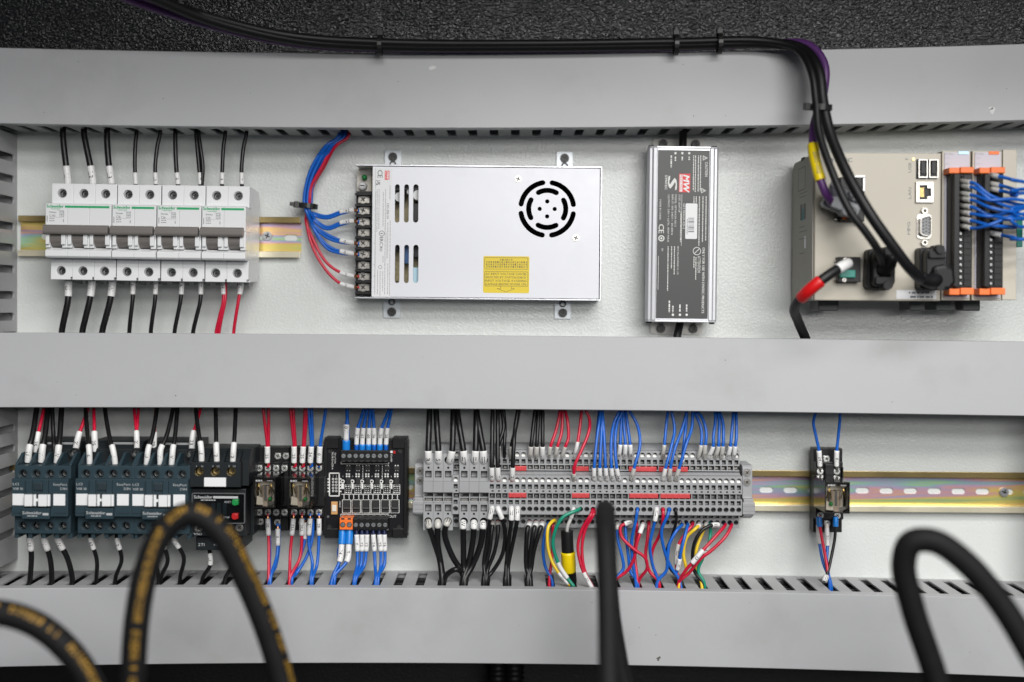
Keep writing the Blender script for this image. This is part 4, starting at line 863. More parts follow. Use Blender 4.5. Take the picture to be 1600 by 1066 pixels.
# ================================================================ plug-in relays on sockets
def relay_cube(dv, x0, y0, x1, y1, d0, d1, flip=False):
    """clear cover with the works inside, all children of one relay part"""
    q = dv.r(x0, y0, x1, y1, d1); w = q[1]-q[0]; h = q[3]-q[2]
    mb = MB().box(q[0], q[1], q[2], q[3], d0, d0+5); rl = part('relay_base', mb, 'black_gloss', dv.e, 0.3)
    part('clear_front', MB().box(q[0]+0.1, q[1]-0.1, q[2]+0.1, q[3]-0.1, d1-0.8, d1), 'smoke_cover', rl)
    mb = MB()
    for s in ((q[0], q[0]+0.9, q[2], q[3]), (q[1]-0.9, q[1], q[2], q[3]), (q[0]+0.9, q[1]-0.9, q[3]-0.9, q[3]), (q[0]+0.9, q[1]-0.9, q[2], q[2]+0.9)): mb.box(*s, d0+5, d1-0.9)
    part('smoked_side', mb, 'smoke_side', rl)
    mb = MB()
    for a, b, c, e in ((0, 1, 0.955, 1), (0, 1, 0, 0.035), (0, 0.03, 0.035, 0.955), (0.97, 1, 0.035, 0.955)): mb.box(q[0]+w*a, q[0]+w*b, q[2]+h*c, q[2]+h*e, d1-1.5, d1-0.2)
    part('cover_edge', mb, 'black_plastic', rl)
    z = d1-6
    part('yoke', MB().box(q[0]+w*0.10, q[1]-w*0.10, q[2]+h*0.05, q[2]+h*0.80, d0+5, z-7), 'contact_ivory', rl)
    m2 = MB(); cx = (q[0]+q[1])/2
    m2.cyl(q[2]+0, 0, 0, 0.001, 0.001, n=3) if False else None
    c0 = MB()
    for i in range(12): c0.cyl(cx, z-4, q[2]+h*(0.20+0.04*i), q[2]+h*(0.235+0.04*i), w*0.25, n=12, ax='v')
    part('coil', c0, 'coil', rl)
    part('bobbin', MB().box(cx-w*0.05, cx+w*0.05, q[2]+h*0.12, q[2]+h*0.72, z-1, z+1.0), 'clip_grey', rl)
    for sx, t0, t1 in ((-1, 0.40, 0.30), (-1, 0.20, 0.36), (1, 0.40, 0.26), (1, 0.18, 0.34)):
        a = Vector((cx+sx*w*t0, q[2]+h*0.45, z+2)); b = Vector((cx+sx*w*t1*0.9, q[2]+h*0.86, z+2.6)); part('contact_arm', MB().tube([a, (a+b)/2+Vector((0, 0, 0.6)), b], 0.5, 6), 'brass', rl)
        part('rivet', MB().cyl(b[0], b[1], b[2]-0.5, b[2]+1.4, 0.95, n=8), 'nickel', rl)
    part('armature', MB().prism([(q[0]+w*0.08, q[2]+h*0.08), (q[0]+w*0.42, q[2]+h*0.06), (q[0]+w*0.36, q[2]+h*0.30), (q[0]+w*0.10, q[2]+h*0.36)], z-2, z+1.5), 'contact_ivory', rl, 0.3)
    part('copper_foot', MB().box(cx-w*0.10, cx+w*0.10, q[2]+h*0.04, q[2]+h*0.2, z-1, z+2), 'coil', rl)
    sg = -1 if flip else 1; c = (cx+sg*w*0.22, q[2]+h*0.28)
    m3 = MB().cyl(c[0], c[1], z, z+3.2, w*0.085, n=10); m3.dome(c[0], c[1], z+3.2, 1.2, w*0.085, n=10); part('indicator_lamp', m3, 'button_green', rl)
    part('steel_clip', MB().prism([(cx+w*0.12, q[2]+h*0.05), (cx+w*0.44, q[2]+h*0.10), (cx+w*0.40, q[2]+h*0.20), (cx+w*0.12, q[2]+h*0.13)], z, z+1), 'steel', rl)
    mb = MB(); dashes(mb, q[0]+w*0.10, q[3]-h*0.10, d1+0.04, w*0.32, h*0.05, 0, 0, 4); dashes(mb, q[0]+w*0.62, q[3]-h*0.10, d1+0.04, w*0.25, h*0.02, 0, 0, 5); part('cover_print', mb, 'print_lightgrey', rl)
    return rl
def term_screw(dv, x, y, d, parent, seed, r=2.7, plate=True):
    if plate: m2 = MB(); dv.box(m2, x-4.6, y-4.8, x+4.6, y+4.8, d-2, d-0.2); p = part('clamp_plate', m2, 'screw_steel', parent, 0.2)
    else: p = parent
    dv.put('screw', screw(r, 1.8, 'screw_bright'), x, y, d-0.1, p, random.Random(seed).uniform(0, 3))
def relay_socket(label, xs, x0, x1, relay, extra_top, extra_bot, seed, dx=0):
    dv = Dev('plug_in_relay', label, 'relay', (x0+x1)/2, 766, 0, 0.4, 'relays in black screw sockets', dref=26)
    mb = MB(); dv.box(mb, x0, 699, x1, 829, 9, 24); dv.box(mb, x0, 722, x1, 746, 23.9, 30); dv.box(mb, x0, 790, x1, 808, 23.9, 30)
    dv.box(mb, x0, 745, x1, 791, 23.9, 36)
    sk = part('socket', mb, 'black_plastic', dv.e, 0.4)
    for i, x in enumerate(xs):
        term_screw(dv, x, 731.5, 30.4, sk, seed+i); term_screw(dv, x, 800.5, 30.4, sk, seed+i+7)
        for xx in (x-6.4,): part('barrier', MB().box(*dv.r(xx-1, 722, xx+1, 746, 34), 23.9, 34), 'black_plastic', sk); part('barrier', MB().box(*dv.r(xx-1, 790, xx+1, 812, 34), 23.9, 34), 'black_plastic', sk)
    for i, (x, y) in enumerate(extra_top+extra_bot): term_screw(dv, x, y, 24.4, sk, seed+20+i)
    relay_cube(dv, *relay, 36, 76)
    return dv
relay_socket('left clear plug-in relay of the pair, beside the overload relay', (405.6, 418.8, 431.8, 444.8), 396.5, 451, (396, 746.5, 430, 794), [(434.5, 712.5), (447, 712.5)], [(407.5, 815), (433.8, 816)], 1)
relay_socket('right clear plug-in relay of the pair, beside the circuit board', (460, 472.5, 485.3, 498.5), 452, 506.5, (450, 747, 485.5, 794.5), [(473, 712.5), (486, 712.5)], [(472, 816)], 5)
def single_relay():
    dv = Dev('plug_in_relay', 'single clear plug-in relay alone on the bare rail at right', 'relay', 1292, 768, 0, 0.4, 'relays in black screw sockets', dref=26)
    mb = MB(); dv.box(mb, 1271, 701, 1316, 832, 9, 22); dv.box(mb, 1275, 722, 1317, 748, 21.9, 30); dv.box(mb, 1275, 786, 1318, 812, 21.9, 32); dv.box(mb, 1275, 747, 1318, 787, 21.9, 38)
    dv.box(mb, 1275, 811, 1312, 830, 21.9, 25)
    sk = part('socket', mb, 'black_plastic', dv.e, 0.5)
    for i, (x, y, d) in enumerate(((1291, 717, 22.6), (1281, 736.5, 30.6), (1307, 736.5, 30.6), (1281.5, 805, 32.4), (1308, 805.5, 32.4), (1292, 818, 25.6))): term_screw(dv, x, y, d, sk, i)
    c = dv.L(1294, 736, 31); part('barrier', MB().box(c[0]-3.5, c[0]+3.5, c[1]-7, c[1]+6, 29, 36), 'black_plastic', sk, 0.4)
    part('latch', MB().box(*dv.r(1313, 730, 1318, 748, 30), 20, 30), 'black_plastic', dv.e, 0.4)
    relay_cube(dv, 1289.5, 753.5, 1328, 802.5, 38, 80, True)
    mb = MB(); c = dv.L(1300, 757, 80)
    return dv
single_relay()

# ================================================================ amplifier board in its black carrier
def board():
    dv = Dev('amplifier_board', 'black six-channel circuit board in a black carrier with orange terminal', 'circuit board', 571, 762, 0, 0.35, dref=24)
    mb = MB(); dv.box(mb, 506, 687, 637, 838, 9, 20)
    for x0, x1, y0, y1 in ((507, 529, 684, 701), (613, 636, 684, 701), (507, 529, 826, 841), (613, 636, 826, 841)): dv.box(mb, x0, y0, x1, y1, 9, 26)
    dv.box(mb, 505, 690, 510.5, 836, 9, 26.5); dv.box(mb, 631, 690, 636.5, 836, 9, 26.5); dv.box(mb, 511, 687, 631, 700, 9, 23); dv.box(mb, 511, 829, 631, 840, 9, 23)
    part('carrier', mb, 'black_plastic', dv.e, 0.5)
    q = dv.r(511, 698, 631, 830, 24); holes = [circ(*dv.L(x, y, 24)[:2], 2.0, 12) for x, y in ((516, 704.5), (625.5, 704.5), (515, 823), (624, 823))]
    bd = part('printed_board', MB().prism(rectp(*q), 22.4, 24, holes), 'pcb_black', dv.e)
    def strip(x0, y0, x1, y1, n, m, scr, ys):
        st = part('terminal_strip', MB().prism(*[rectp(*dv.r(x0, y0, x1, y1, 37))], 24, 37), m, dv.e, 0.5)
        for i in range(n):
            x = x0+(x1-x0)*(i+0.5)/n; c = dv.L(x, ys, 37); part('screw_collar', MB().prism(circ(c[0], c[1], 2.2, 14), 36.9, 37.3, [circ(c[0], c[1], 1.8, 14)]), 'black_plastic', st); link('screw', screw(1.75, 0.7, 'zinc', True), st, (c[0], c[1], 36.9), rot=0.8+0.5*i)
            e = dv.r(x-2.6, (y1-2.5 if ys < 760 else y0+0.2), x+2.6, (y1-0.2 if ys < 760 else y0+2.6), 37); part('wire_entry', MB().box(*e, 36.9, 37.15), 'dark_socket', st)
        return st
    strip(532, 704, 608, 722, 8, 'black_plastic', 0, 712.5); strip(530.5, 809.5, 551, 828, 2, 'orange_plastic', 0, 820); strip(551.3, 809.5, 606.5, 828, 6, 'black_plastic', 0, 820.3)
    z = 24.06; S = MB()
    def ln(x0, y0, x1, y1, w=0.5):
        a, b = dv.L(x0, y0, 24), dv.L(x1, y1, 24); t = (b-a).normalized(); n = Vector((-t[1], t[0], 0))*w/2*0.9; S.add([(p[0], p[1], z) for p in (a+n, a-n, b-n, b+n)], [(0, 1, 2, 3)])
    def bx(x0, y0, x1, y1, w=0.5): ln(x0, y0, x1, y0, w); ln(x1, y0, x1, y1, w); ln(x1, y1, x0, y1, w); ln(x0, y1, x0, y0, w)
    bx(514.8, 739.5, 530, 775, 1.0); bx(533, 719, 607.5, 725, 0.5); bx(532.5, 803.5, 606.5, 828, 0.5)
    for j in range(5):
        for x in (520.5, 525.5): c = dv.L(x, 748.5+j*4.7, 24); S.prism(circ(c[0], c[1], 0.95, 10), 24, z, [circ(c[0], c[1], 0.55, 10)])
    for s, x, y in (('1', 520.5, 743.8), ('2', 525.5, 743.8)): c = dv.L(x, y, 24); text(S, s, c[0], c[1], z, 1.3)
    for y in (748.5, 753.5, 758, 763, 768): ln(511.8, y, 514, y, 1.2); ln(531, y, 533.5, y, 1.2)
    for i in range(6):
        x = 541.5+i*15.1
        bx(x-6.4, 781, x+6.6, 801.5, 0.5); ln(x-6, 797.5, x+6, 797.5, 1.6) if False else None
        c = dv.L(x-6, 752.5, 24); S.prism(circ(c[0], c[1], 1.7, 12), 24, z, [circ(c[0], c[1], 0.9, 10)]); ln(x-6.2, 756, x-6.2, 764, 2.6)
        for yy in (760, 763.2, 766.4, 769.6):
            for xx in (-0.6, 3.2, 6.8): ln(x+xx-1.2, yy, x+xx+1.4, yy, 0.75)
        ln(x-8, 772.5, x+8, 772.5, 0.5); ln(x-4, 773, x-4, 780, 0.6); ln(x+4, 773, x+4, 780, 0.6); bx(x-2.5, 757.5, x+8, 772, 0.35)
        for yy in (741, 744.5): ln(x-1, yy, x+1.4, yy, 1.5); ln(x+3, yy, x+5.4, yy, 1.5)
        ln(x+0.2, 727.5, x+1.8, 727.5, 1.0); ln(x+4, 727.5, x+5.6, 727.5, 1.0); ln(x+0.2, 735.5, x+1.8, 735.5, 0.8); ln(x+4, 735.5, x+5.6, 735.5, 0.8)
        c = dv.L(x-5.5, 744.5, 24); text(S, str(i+1), c[0], c[1], z, 1.2)
        c = dv.L(557+i*9.2, 806.2, 24); text(S, 'Y'+str(i+1), c[0], c[1], z, 1.3)
    for x in (567, 597.5):
        for j in range(9): ln(x, 726+j*2.6, x, 727.4+j*2.6, 0.7)
    for s, x, y, a, h in (('OUT', 613.5, 807, 0, 2.1), ('TKCM-3A-6CH-A', 519.6, 720, -90, 1.4), ('Servo Relay', 524, 716, -90, 1.3), ('POWER', 611.5, 716, -90, 1.3), ('CHECK', 531.3, 788, -90, 1.2)): c = dv.L(x, y, 24); text(S, s, c[0], c[1], z, h, a)
    c = dv.L(534.5, 806.2, 24); text(S, '24V', c[0], c[1], z, 1.3); c = dv.L(545.5, 806.2, 24); text(S, '0V', c[0], c[1], z, 1.3)
    part('silkscreen', S, 'silk_white', bd)
    for i in range(6):
        x = 541.5+i*15.1
        ch = part('transistor', MB().box(*dv.r(x-5.6, 782, x+5.6, 795, 27), 24, 26.6), 'chip_black', bd, 0.2); part('tab', MB().box(*dv.r(x-4.6, 793.6, x+4.6, 795, 27), 26.5, 26.75), 'steel', ch); part('heat_tab', MB().box(*dv.r(x-5, 796.5, x+5, 801, 25), 24, 24.7), 'chip_black', ch)
        part('chip', MB().box(*dv.r(x-2, 729, x+7, 734.5, 26), 24, 25.6), 'chip_black', bd, 0.2); part('chip', MB().box(*dv.r(x-1, 748, x+6.5, 757, 26), 24, 25.4), 'chip_black', bd, 0.2)
        for dx in (-1.5, 2, 5.5): part('resistor', MB().box(*dv.r(x+dx-0.9, 761.5, x+dx+0.9, 768, 25), 24.05, 24.7), 'chip_black', bd)
    fz = part('fuse', MB().box(*dv.r(517, 784.5, 527, 804.5, 27), 24, 26), 'tantalum', bd, 0.4); part('fuse_cap', MB().box(*dv.r(518.6, 789.5, 525.4, 799.5, 27), 26, 26.8), 'contact_ivory', fz, 0.3)
    part('indicator_lamp', MB().box(*dv.r(614.5, 704.5, 618, 709, 25), 24, 25.2), 'button_red', bd); part('indicator_lamp', MB().box(*dv.r(610, 704.5, 613.5, 708, 25), 24, 25.2), 'sticker_white', bd)
    for x, y in ((512.5, 807.5),): dv.put('solder_pad', screw(1.0, 0.5, 'zinc', True), x, y, 24, bd)
    for p in ((516, 704.5), (625.5, 704.5), (515, 823), (624, 823)): dv.put('screw', screw(1.9, 0.8, 'steel_dark'), *p, 22.6, bd)
    return dv
board()

# ================================================================ terminal strip
TS = 0.30                                                            # roll of the strip in degrees
def ystrip(x): return (x-763)*0.0052
def end_clamp(label, x, mirror=False):
    dv = Dev('end_clamp', label, 'end clamp', x, 764+ystrip(x), 0, TS, 'grey end clamps on the long rail', dref=38)
    mb = MB(); s = -1 if mirror else 1
    mb.prism([(9, 15), (9, 21), (38, 21), (40, 19), (40, -6), (46, -6.5), (46, -20), (34, -24), (9, -24)], -4.2, 4.2, ax='u'); mb.box(-5.2, 5.2, -19, -9, 9, 47)
    b = part('housing', mb, 'terminal_grey', dv.e, 0.5)
    for v in (15, 7.0): m2 = MB().prism(circ(0.4*s, v, 3.4, 14), 40, 40.6, [circ(0.4*s, v, 2.8, 14)]); part('collar', m2, 'terminal_grey_dark', b); link('screw', screw(2.6, 1.0, 'nickel'), b, (0.4*s, v, 40), rot=v)
    for v in (-12, -16): part('groove', MB().box(-5.25, 5.25, v-0.3, v+0.3, 46.8, 47.15), 'terminal_grey_dark', b)
end_clamp('grey end clamp at the left end of the terminal strip', 656); end_clamp('grey end clamp at the right end of the terminal strip', 1167, True)
def block_big_mesh():
    w = 8.15; h = w/2-0.06; k = mmpp(48); Y = lambda py: (764-py)*k
    mb = MB(); G, Kd, Me = 0, 1, 2
    def tier(y0, y1, d0, d1, holes): mb.prism(rectp(-h, h, Y(y1), Y(y0)), d0, d1, holes, G)
    mb.prism([(9, Y(829)), (9, Y(699)), (30, Y(699)), (40, Y(708)), (40, Y(829))], -h, h, ax='u', mi=G)
    tier(709, 752, 40, 48, [circ(0, Y(719.5), 3.25, 14), circ(0, Y(731.5), 1.0, 8), rectp(-2.7, 2.7, Y(747), Y(736.2))])
    mb.box(-h, h, Y(769), Y(752.2), 40, 50.5, G)
    tier(786.5, 829, 40, 48, [rectp(-2.7, 2.7, Y(800), Y(788.8)), circ(0, Y(803.4), 1.0, 8), circ(0, Y(815), 3.25, 14)])
    mb.box(-h, h, Y(771.2), Y(769.2), 40, 47, G); mb.box(-h, h, Y(779), Y(777), 40, 46, G); mb.box(-h, h, Y(786.2), Y(784), 40, 47, G); mb.box(-h, -h+0.8, Y(786), Y(771), 40, 47.5, G)
    mb.box(-2.6, 2.8, Y(783.5), Y(779.5), 40.1, 43.5, Me); mb.box(-1.0, 3.4, Y(776.5), Y(772), 40.1, 42, Kd)
    for y, hh, m in ((719.5, 3.2, Kd), (815, 3.2, Kd)): mb.box(-3.2, 3.2, Y(y)-hh, Y(y)+hh, 40.05, 40.5, m)
    for y0, y1 in ((747, 736.2), (800, 788.8)): mb.box(-2.7, 2.7, Y(y0), Y(y1), 40.05, 41.2, Kd); mb.add([(-2.3, Y(y0)+0.4, 42.5), (2.3, Y(y0)+0.4, 42.5), (2.3, Y(y1)-1.6, 41.3), (-2.3, Y(y1)-1.6, 41.3)], [(0, 1, 2, 3)], 3)
    return mb.mesh('terminal_block', ['terminal_grey', 'dark_socket', 'nickel', 'terminal_grey_dark'])
def block_small_mesh(thin=False):
    w = 5.28; h = w/2-0.05; Y0 = lambda py, d: (764-py)*mmpp(d)
    mb = MB(); G, Kd, Me, Dg = 0, 1, 2, 3
    Yl = lambda py: Y0(py, 38); Ym = lambda py: Y0(py, 50)
    mb.prism([(9, Yl(826)), (9, Yl(699)), (24, Yl(699)), (30, Yl(705)), (30, Yl(826))], -h, h, ax='u', mi=G)
    c = 2.05
    mb.prism(rectp(-h, h, Yl(728.5), Yl(705.5)), 30, 38, [circ(0, Yl(712.3), c, 12), rectp(-1.7, 1.7, Yl(726.5), Yl(719.5))], G)
    mb.box(-h, h, Yl(737), Yl(735.6), 30, 38, G); mb.box(-h, -h+0.7, Yl(735.6), Yl(728.5), 30, 37.6, G)
    mb.prism([(30, Ym(740)), (38, Ym(738.5)), (42, Ym(741)), (42, Ym(803)), (30, Ym(803))], -h, h, ax='u', mi=G)
    mb.prism(rectp(-h, h, Ym(769.5), Ym(741.5)), 42, 50, [circ(0, Ym(748.5), c, 12), rectp(-1.7, 1.7, Ym(762.8), Ym(755.6)), rectp(-0.2, 1.5, Ym(767.4), Ym(765))], G)
    mb.box(-h, -h+0.7, Ym(777.7), Ym(769.5), 42, 49.6, G)
    mb.prism(rectp(-h, h, Ym(802.5), Ym(777.8)), 42, 50, [rectp(-1.7, 1.7, Ym(787), Ym(780)), circ(0, Ym(794), c+0.1, 12)], G)
    mb.prism(rectp(-h, h, Yl(826), Yl(804.5)), 30, 38, [rectp(-1.7, 1.7, Yl(810), Yl(805.5)), circ(0, Yl(817), c, 12)], G)
    for Yf, py, d in ((Yl, 712.3, 30), (Ym, 748.5, 42), (Ym, 794, 42), (Yl, 817, 30)):
        mb.box(-2.0, 2.0, Yf(py)-2.0, Yf(py)+2.0, d+0.05, d+0.5, Kd)
        s = 1 if py < 760 else -1
        if py < 760: mb.add([(-1.7, Yf(py)-1.9, d+7.2), (1.7, Yf(py)-1.9, d+7.2), (1.7, Yf(py)+0.5, d+5.2), (-1.7, Yf(py)+0.5, d+5.2)], [(0, 1, 2, 3)], 4)  # upper clamps coloured as lit, lower ones as shaded
        else: mb.add([(-1.7, Yf(py)+1.8, d+3.6), (1.7, Yf(py)+1.8, d+3.6), (1.7, Yf(py)-0.4, d+1.6), (-1.7, Yf(py)-0.4, d+1.6)], [(0, 1, 2, 3)], Dg)
    for Yf, ya, yb, d in ((Yl, 726.5, 719.5, 30), (Ym, 762.8, 755.6, 42), (Ym, 787, 780, 42), (Yl, 810, 805.5, 30)):
        mb.box(-1.7, 1.7, Yf(ya), Yf(yb), d+0.05, d+3.2, Kd); mb.box(-1.2, 1.2, Yf(ya)+0.3, Yf(ya)+1.4, d+3.1, d+4.4, Dg)
    for Yf, py, d in ((Yl, 732, 30), (Ym, 773.6, 42)):
        mb.box(-1.7, 2.2, Yf(py)-1.9, Yf(py)+1.9, d+0.05, d+0.6, Kd); mb.box(-0.9, 1.5, Yf(py)-1.5, Yf(py)+0.2, d+0.5, d+2.4, Me if Yf is Yl else Dg)
    mb.box(-0.1, 1.4, Ym(767.3), Ym(765.1), 42.05, 44, Kd)
    return mb.mesh('terminal_block', ['terminal_grey', 'dark_socket', 'nickel', 'terminal_grey_dark', 'clamp_highlight'])
def place_block(me, x, dref, label, group, bevel=0):
    p = P(x, 764+ystrip(x), dref); o = link('terminal_block', me, None, (p[0], p[1], 0), bevel, R(TS)); return tag(o, label, 'terminal block', group)
bigm, smallm = block_big_mesh(), block_small_mesh()
for i in range(3): place_block(bigm, 669.3+i*15.45, 48, f'wide grey terminal block, {ordw(i+1)} from the left end of the strip', 'wide grey terminal blocks')
place_block(smallm, 712.3, 46, 'narrow grey terminal block wedged between the two trios of wide ones', 'narrow grey terminal blocks')
for i in range(3): place_block(bigm, 725.3+i*15.45, 48, f'wide grey terminal block, {ordw(i+4)} wide one from the left end', 'wide grey terminal blocks')
NB = 40; BX0 = 768.6; BP = 9.86
for i in range(NB): place_block(smallm, BX0+i*BP, 46, f'narrow grey terminal block, {ordw(i+1)} in the long run right of the wide ones', 'narrow grey terminal blocks')
def jumper(label, x0, x1, upper):
    d1 = 38.6 if upper else 50.6; yc = (732 if upper else 773.8)+ystrip((x0+x1)/2)
    p0, p1 = P(x0, yc, d1), P(x1, yc, d1); w = p1[0]-p0[0]; n = max(1, round(w/5.28))
    mb = MB().box(-w/2, w/2, -2.0, 2.0, -5.5, 0)
    o = link('jumper_bar', mb.mesh('jumper_bar', 'jumper_red'), None, ((p0+p1)/2), 0.35, R(TS)); tag(o, label, 'jumper', 'red jumper bars')
    m2 = MB()
    for i in range(n): m2.box(-w/2+w*(i+0.5)/n-1.6, -w/2+w*(i+0.5)/n+1.6, -1.45, 1.45, -0.1, 0.15)
    part('cap', m2, 'jumper_red', o, 0.15)
jumper('short red jumper, leftmost in the upper groove', 803.5, 822.5, True); jumper('red jumper below the loose red wires, second in the upper groove', 894, 920, True)
jumper('red jumper, third from the left in the upper groove', 982.5, 1026, True); jumper('red jumper, rightmost in the upper groove', 1029.5, 1075, True)
jumper('red jumper, leftmost in the lower groove', 794.5, 822.5, False); jumper('red jumper just left of the centre hose, second in lower groove', 893.5, 921, False)
jumper('red jumper right of the centre hose, third in lower groove', 983, 1028.5, False); jumper('red jumper, rightmost in the lower groove', 1032, 1078.5, False)

# ================================================================ wires
WIRES = []
rw = random.Random(11)
GROUPS = {
    'bt': ('going up from the breaker row', 'wires above the breakers'), 'bb': ('coming down from the breaker row', 'wires below the breakers'),
    'ps': ('on the power supply terminals', 'wires of the power supply'), 'ct': ('going up from the contactors and overload relay', 'wires above the contactors'),
    'cb': ('below the contactors and overload relay', 'wires below the contactors'), 'rt': ('above the pair of clear relays', 'wires above the relay pair'),
    'rb': ('below the pair of clear relays', 'wires below the relay pair'), 'pt': ('above the black circuit board', 'wires above the circuit board'),
    'pb': ('below the black circuit board', 'wires below the circuit board'), 'tt': ('going up from the grey terminal strip', 'wires above the terminal strip'),
    'tb': ('hanging below the grey terminal strip', 'wires below the terminal strip'), 'st': ('above the single relay at right', 'wires above the single relay'),
    'sb': ('below the single relay at right', 'wires below the single relay'), 'io': ('from the controller modules, counted from the top', 'wires of the controller modules')}
def sleeve_text(parent, path, r, s, org, size=None):
    """lettering bent round a sleeve, along the wire, on the side towards the room"""
    n = len(path); a, b = path[0], path[-1]; mid = path[n//2]; t = (b-a).normalized()
    if t[1] > 0.02 or (abs(t[1]) <= 0.02 and t[0] < 0): t = -t
    out = Vector((0, 0, 1)); out = (out-t*out.dot(t)).normalized(); side = t.cross(out); side = -side
    mb = MB(); size = size or r*1.15
    if s: text(mb, s, 0, 0, 0, size, 0, bold=0.05)
    else:
        for q in range(2): dashes(mb, -r*rw.uniform(0.8, 1.3), r*(0.3-0.6*q), 0, r*rw.uniform(1.2, 2.4), r*0.22, 0, 0, rw.randint(0, 99))
    vs = []
    for x, y, z in mb.v:
        y = max(-r*0.95, min(r*0.95, y)); vs.append(mid+t*x+side*y*(-1)*(-1)+out*(math.sqrt(max(0, r*r-y*y))+0.05))
    mb.v = [tuple(v-org) for v in vs]
    return part('marking', mb, 'print_black', parent)
def wire(grp, col, r, pts, sleeve=None, name='wire', label=None, cat='wire', ends=(), mats=None, n=9, seg=7, group=None):
    """pts: (x, y, d) as seen, or Vectors in mm; sleeve: list of (from mm, to mm, text, material, radius factor)"""
    V = [p if isinstance(p, Vector) else P(*p) for p in pts]
    path = catmull(V, seg); org = V[0].copy()
    o = link(name, MB().tube([p-org for p in path], r, n).mesh(name, mats or 'wire_'+col), None, org)
    for s0, s1, tx, m, k in (sleeve or ()):
        sp = subpath(path, s0, s1)
        if len(sp) < 2: continue
        rr = max(r*(1+(k-1)*0.8), r+0.15)
        sl = part('marker_sleeve', MB().tube([p-org for p in sp], rr, 11), m, o)
        if tx: sleeve_text(sl, sp, rr, tx, org)
        elif tx == '' and rw.random() < 0.7 and s1-s0 > 6: sleeve_text(sl, sp, rr, None, org)
    for s0, s1, m, rr in ends:
        sp = subpath(path, s0, s1)
        if len(sp) >= 2: part('ferrule', MB().tube([p-org for p in sp], rr, 10), m, o)
    if label: tag(o, label, cat, group)
    else: WIRES.append((grp, col, org[0] if grp != 'io' else -org[1], org[1], o, r))
    return o
def inlow(px, d=46, j=None):
    """the last two points of a wire that drops through a slot of the lowest duct"""
    u = slot_near('lower', px, d)+(rw.uniform(-1.6, 1.6) if j is None else j); T = DT['lower'][0](u)
    return [Vector((u, T+2.5, d)), Vector((u+rw.uniform(-1, 1), T-16, d+rw.uniform(-2, 4)))]
def upm(px, d=28): u = P(px, 640, d+6)[0]; B = DT['middle'][1](u); return [Vector((u, B+0.5, d+6)), Vector((u, B+18, d))]
def upu(px, d=28): u = P(px, 200, 30)[0]; B = DT['upper'][1](u); return [Vector((u, B-3.0, d)), Vector((u, B+16, d-2))]
def dnm(px, d=30): u = P(px, 523, d)[0]; T = DT['middle'][0](u); return [Vector((u, T+1, d)), Vector((u, T-16, d))]
SW, SCl = 'sleeve_white', 'sleeve_clear'
# --- breakers, above
for x, xm, xt, r, tx, c, yy in ((106, 103, 97, 2.6, '1L1', 'black', 284), (145.2, 140.5, 130, 2.6, '1L2', 'black', 287), (174.2, 170, 166, 2.6, '1L3', 'black', 288), (212, 210.8, 212, 1.7, '1', 'black', 289), (243.5, 242.5, 249, 1.7, 'L2', 'black', 288),
                          (278, 275.5, 273, 1.9, 'R', 'black', 288), (313, 311, 305.5, 1.7, 'T', 'black', 288), (315.5, 317, 309.5, 1.7, None, 'black', 290), (347, 347.5, 351, 1.7, 'R', 'black', 289), (378, 377.5, 384, 1.7, 'T', 'black', 289)):
    L = 15 if r > 2 else 9.5
    wire('bt', c, r, [(x, 296, 30), (x, yy-2, 31), (xm, 256 if r > 2 else 262, 31), ((xm*0.45+xt*0.55), 228, 29)]+upu(xt), [(4.5, 4.5+L, tx, SW, 1.22)] if tx else None)
# --- breakers, below
for x, xm, xb, r, tx, c in ((107, 105, 96.5, 2.6, 'U', 'black'), (143.8, 139, 128.5, 2.6, 'V', 'black'), (175.8, 171, 159.5, 2.6, 'W', 'black'), (208, 206, 202, 1.75, '2L1', 'black'), (243.2, 241, 235.5, 1.75, '2L2', 'black'),
                            (284, 281, 272.5, 1.75, 'R1', 'black'), (313.8, 312, 301.5, 1.75, 'T1', 'black'), (349, 348, 337.5, 1.45, '124', 'red'), (352, 350.5, 342, 1.45, None, 'red'), (376.8, 371.5, 365, 1.45, '12V', 'red')):
    wire('bb', c, r, [(x, 430, 32), (x, 444, 33), (xm+1, 470, 34), (xm*0.5+xb*0.5, 496, 33)]+dnm(xb), [(5, 18 if r > 2 else 16.5, tx, SW, 1.28 if r > 1.5 else 1.75)] if tx else None)
# --- power supply
k = 0
for y, tx, c, off in ((329, '24V', 'blue', -1), (330, None, 'blue', 1), (346, '24V', 'blue', -1), (347, None, 'blue', 1), (380, '0V', 'blue', -1), (381, None, 'blue', 1), (397, '0V', 'blue', -1), (398, None, 'blue', 1), (432, '121', 'red', 0), (449, '121', 'red', 0)):
    bx = 475.5+(k % 5)*2.6; dz = 14+(k % 3)*2.6; sag = (y-322)
    if y < 350: mid = [(533, y+3+off, 16), (511, y+10+off, 15), (492, y+(6 if y < 335 else -2)+off, 14), (483+k*0.4, 331, dz)]
    elif y < 400: mid = [(533, y-3+off, 16), (512, y-11+off*2, 15), (491, y-(27 if y < 390 else 38), 14), (478+k*0.6, 335, dz)]
    else: mid = [(532, y-6, 16), (510, y-(22 if y < 440 else 26), 15), (489, y-(58 if y < 440 else 62), 14), (478+(k-8)*1.5, 345, 12)]
    top = [(bx, 320, dz), (bx+2+(1 if c == 'red' else 0), 292, dz+1), (487+(k % 5)*3.4+(5 if c == 'red' else 0), 262, dz+2), (509+(k % 5)*3.0+(4 if c == 'red' else 0), 228, 26-(k % 3)*2)]
    rad = 1.35
    wire('ps', c, rad, [(562, y, 18.5), (553, y-0.5, 18)]+mid+top+upu(527+(k % 5)*3.2+(3 if c == 'red' else 0), 24-(k % 3)*2), [(4.5, 17.5, tx, SW, 1.75 if c == 'blue' else 1.6)] if tx else None, ends=[(1.5, 4.8, 'copper', 1.5)]); k += 1
